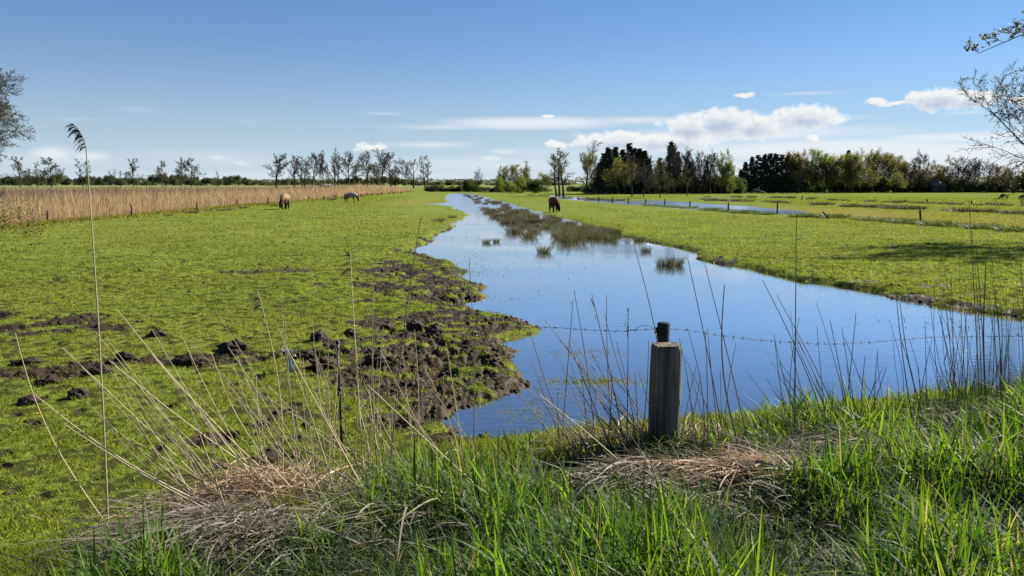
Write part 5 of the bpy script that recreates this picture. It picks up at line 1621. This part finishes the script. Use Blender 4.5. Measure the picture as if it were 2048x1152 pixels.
    cluster(16, (1880, 2080), (780, 830), (-25, 15), (180, 330), (5.3, 6.3), 'tall stalks of the thicket at the right edge', 'tall dark stalk rising above the thicket at the right edge', [DRK, GREY], (.0022, .0034), .1)
    cluster(20, (1600, 1900), (900, 1010), (-200, -60), (60, 170), (4.2, 5.0), 'fallen stalks on the right of the verge', 'fallen grey stalk slanting left over the right verge', [(.24, .21, .16)], (.0022, .0034), 0)
stalks()

# ------------------------------------------------------------------ small things
def small():
    p = ground_pt(77, 846)
    e = empty('dandelion', p); tag(e, 'single yellow dandelion flower in the short grass', 'flower')
    mb = MB(); mb.tube(np.array([[0, 0, 0], [.004, 0, .05]]), .002, 6, (.1, .16, .03)); link('stem', mb.mesh('stem', M['grass']), e)
    n = 60; a = RS.rand(n) * 6.28
    U = norm(np.stack([np.cos(a), np.sin(a), RS.uniform(.1, .9, n)], 1)); S = np.stack([-np.sin(a), np.cos(a), 0 * a], 1)
    V, Q, per = ribbons(np.tile([.004, 0, .05], (n, 1)), U, S, .012 + .008 * RS.rand(n), np.full(n, .004), U * 0, 2, np.array([.6, 1, .6]))
    link('petals', mesh('petals', V, Q, None, M['grass'], np.tile((.75, .55, .02), (len(V), 1))), e)
    # fallen trunk and branches before the right conifers
    g = 'fallen branches before the right conifers'
    for i, (a, b, r, lab) in enumerate([((1505, 379), (1533, 387), .16, 'pale fallen trunk sloping down before the right conifers'), ((1476, 386.5), (1486, 380), .12, 'pale bent branch left of the fallen trunk'), ((1500, 386), (1512, 381), .1, 'short pale branch propped by the fallen trunk')]):
        d = at(b[0], 387, .1)[1] - 1
        A = atd(a[0], a[1], d); B = atd(b[0], b[1], d)
        e = empty('fallen_branch', (B[0], B[1], B[2])); tag(e, lab, 'fallen branch', g)
        mb = MB(); mb.tube(np.array([A - B, (A - B) * .5 + np.array([0, 0, .15]), [0, 0, 0]]), [r * .6, r * .9, r], 7); link('log', mb.mesh('log', M['palebark'], True), e)
        mb = MB(); c = (A - B) * .6
        for q in range(3): mb.tube(np.array([c * (.4 + .3 * q), c * (.4 + .3 * q) + RS.normal(0, .6, 3) + np.array([0, 0, .5])]), [.06, .02], 5)
        link('branch', mb.mesh('branch', M['palebark']), e)
    # blue-grey shed among the trees
    def shed(px, by, d, w, h, wallc, roofc, lab):
        p = atd(px, by, d); p[2] = .08
        e = empty('shed', p, .3); tag(e, lab, 'shed')
        mb = MB(); mb.box((0, 0, h * .5), (w, w * .6, h * .5)); link('wall', mb.mesh('wall', simple('shed_wall', wallc, .8, .2, 3, .3)), e)
        v = np.array([[-w * 1.08, -w * .72, h], [w * 1.08, -w * .72, h], [w * 1.08, w * .72, h], [-w * 1.08, w * .72, h], [-w * 1.08, 0, h * 1.6], [w * 1.08, 0, h * 1.6]])
        v[:, 2] += .01
        link('roof', mesh('roof', v, [[0, 1, 5, 4], [2, 3, 4, 5], [3, 2, 1, 0]], [[0, 4, 3], [1, 2, 5]], simple('shed_roof', roofc, .6, .3, 4, .25)), e)
        mb = MB(); mb.box((0, -w * .6 - .02, h * .4), (w * .16, .03, h * .38)); link('door', mb.mesh('door', simple('shed_door', (.03, .03, .035), .7, .3)), e)
    shed(1874, 385, 176, 1.5, 1.6, (.06, .065, .08), (.11, .13, .18), 'blue-grey shed half hidden under the brown trees of the wood')
    shed(649, 371, 420, 3.0, 1.0, (.10, .10, .10), (.20, .20, .20), 'pale roofed barn behind the bare row of trees')
small()
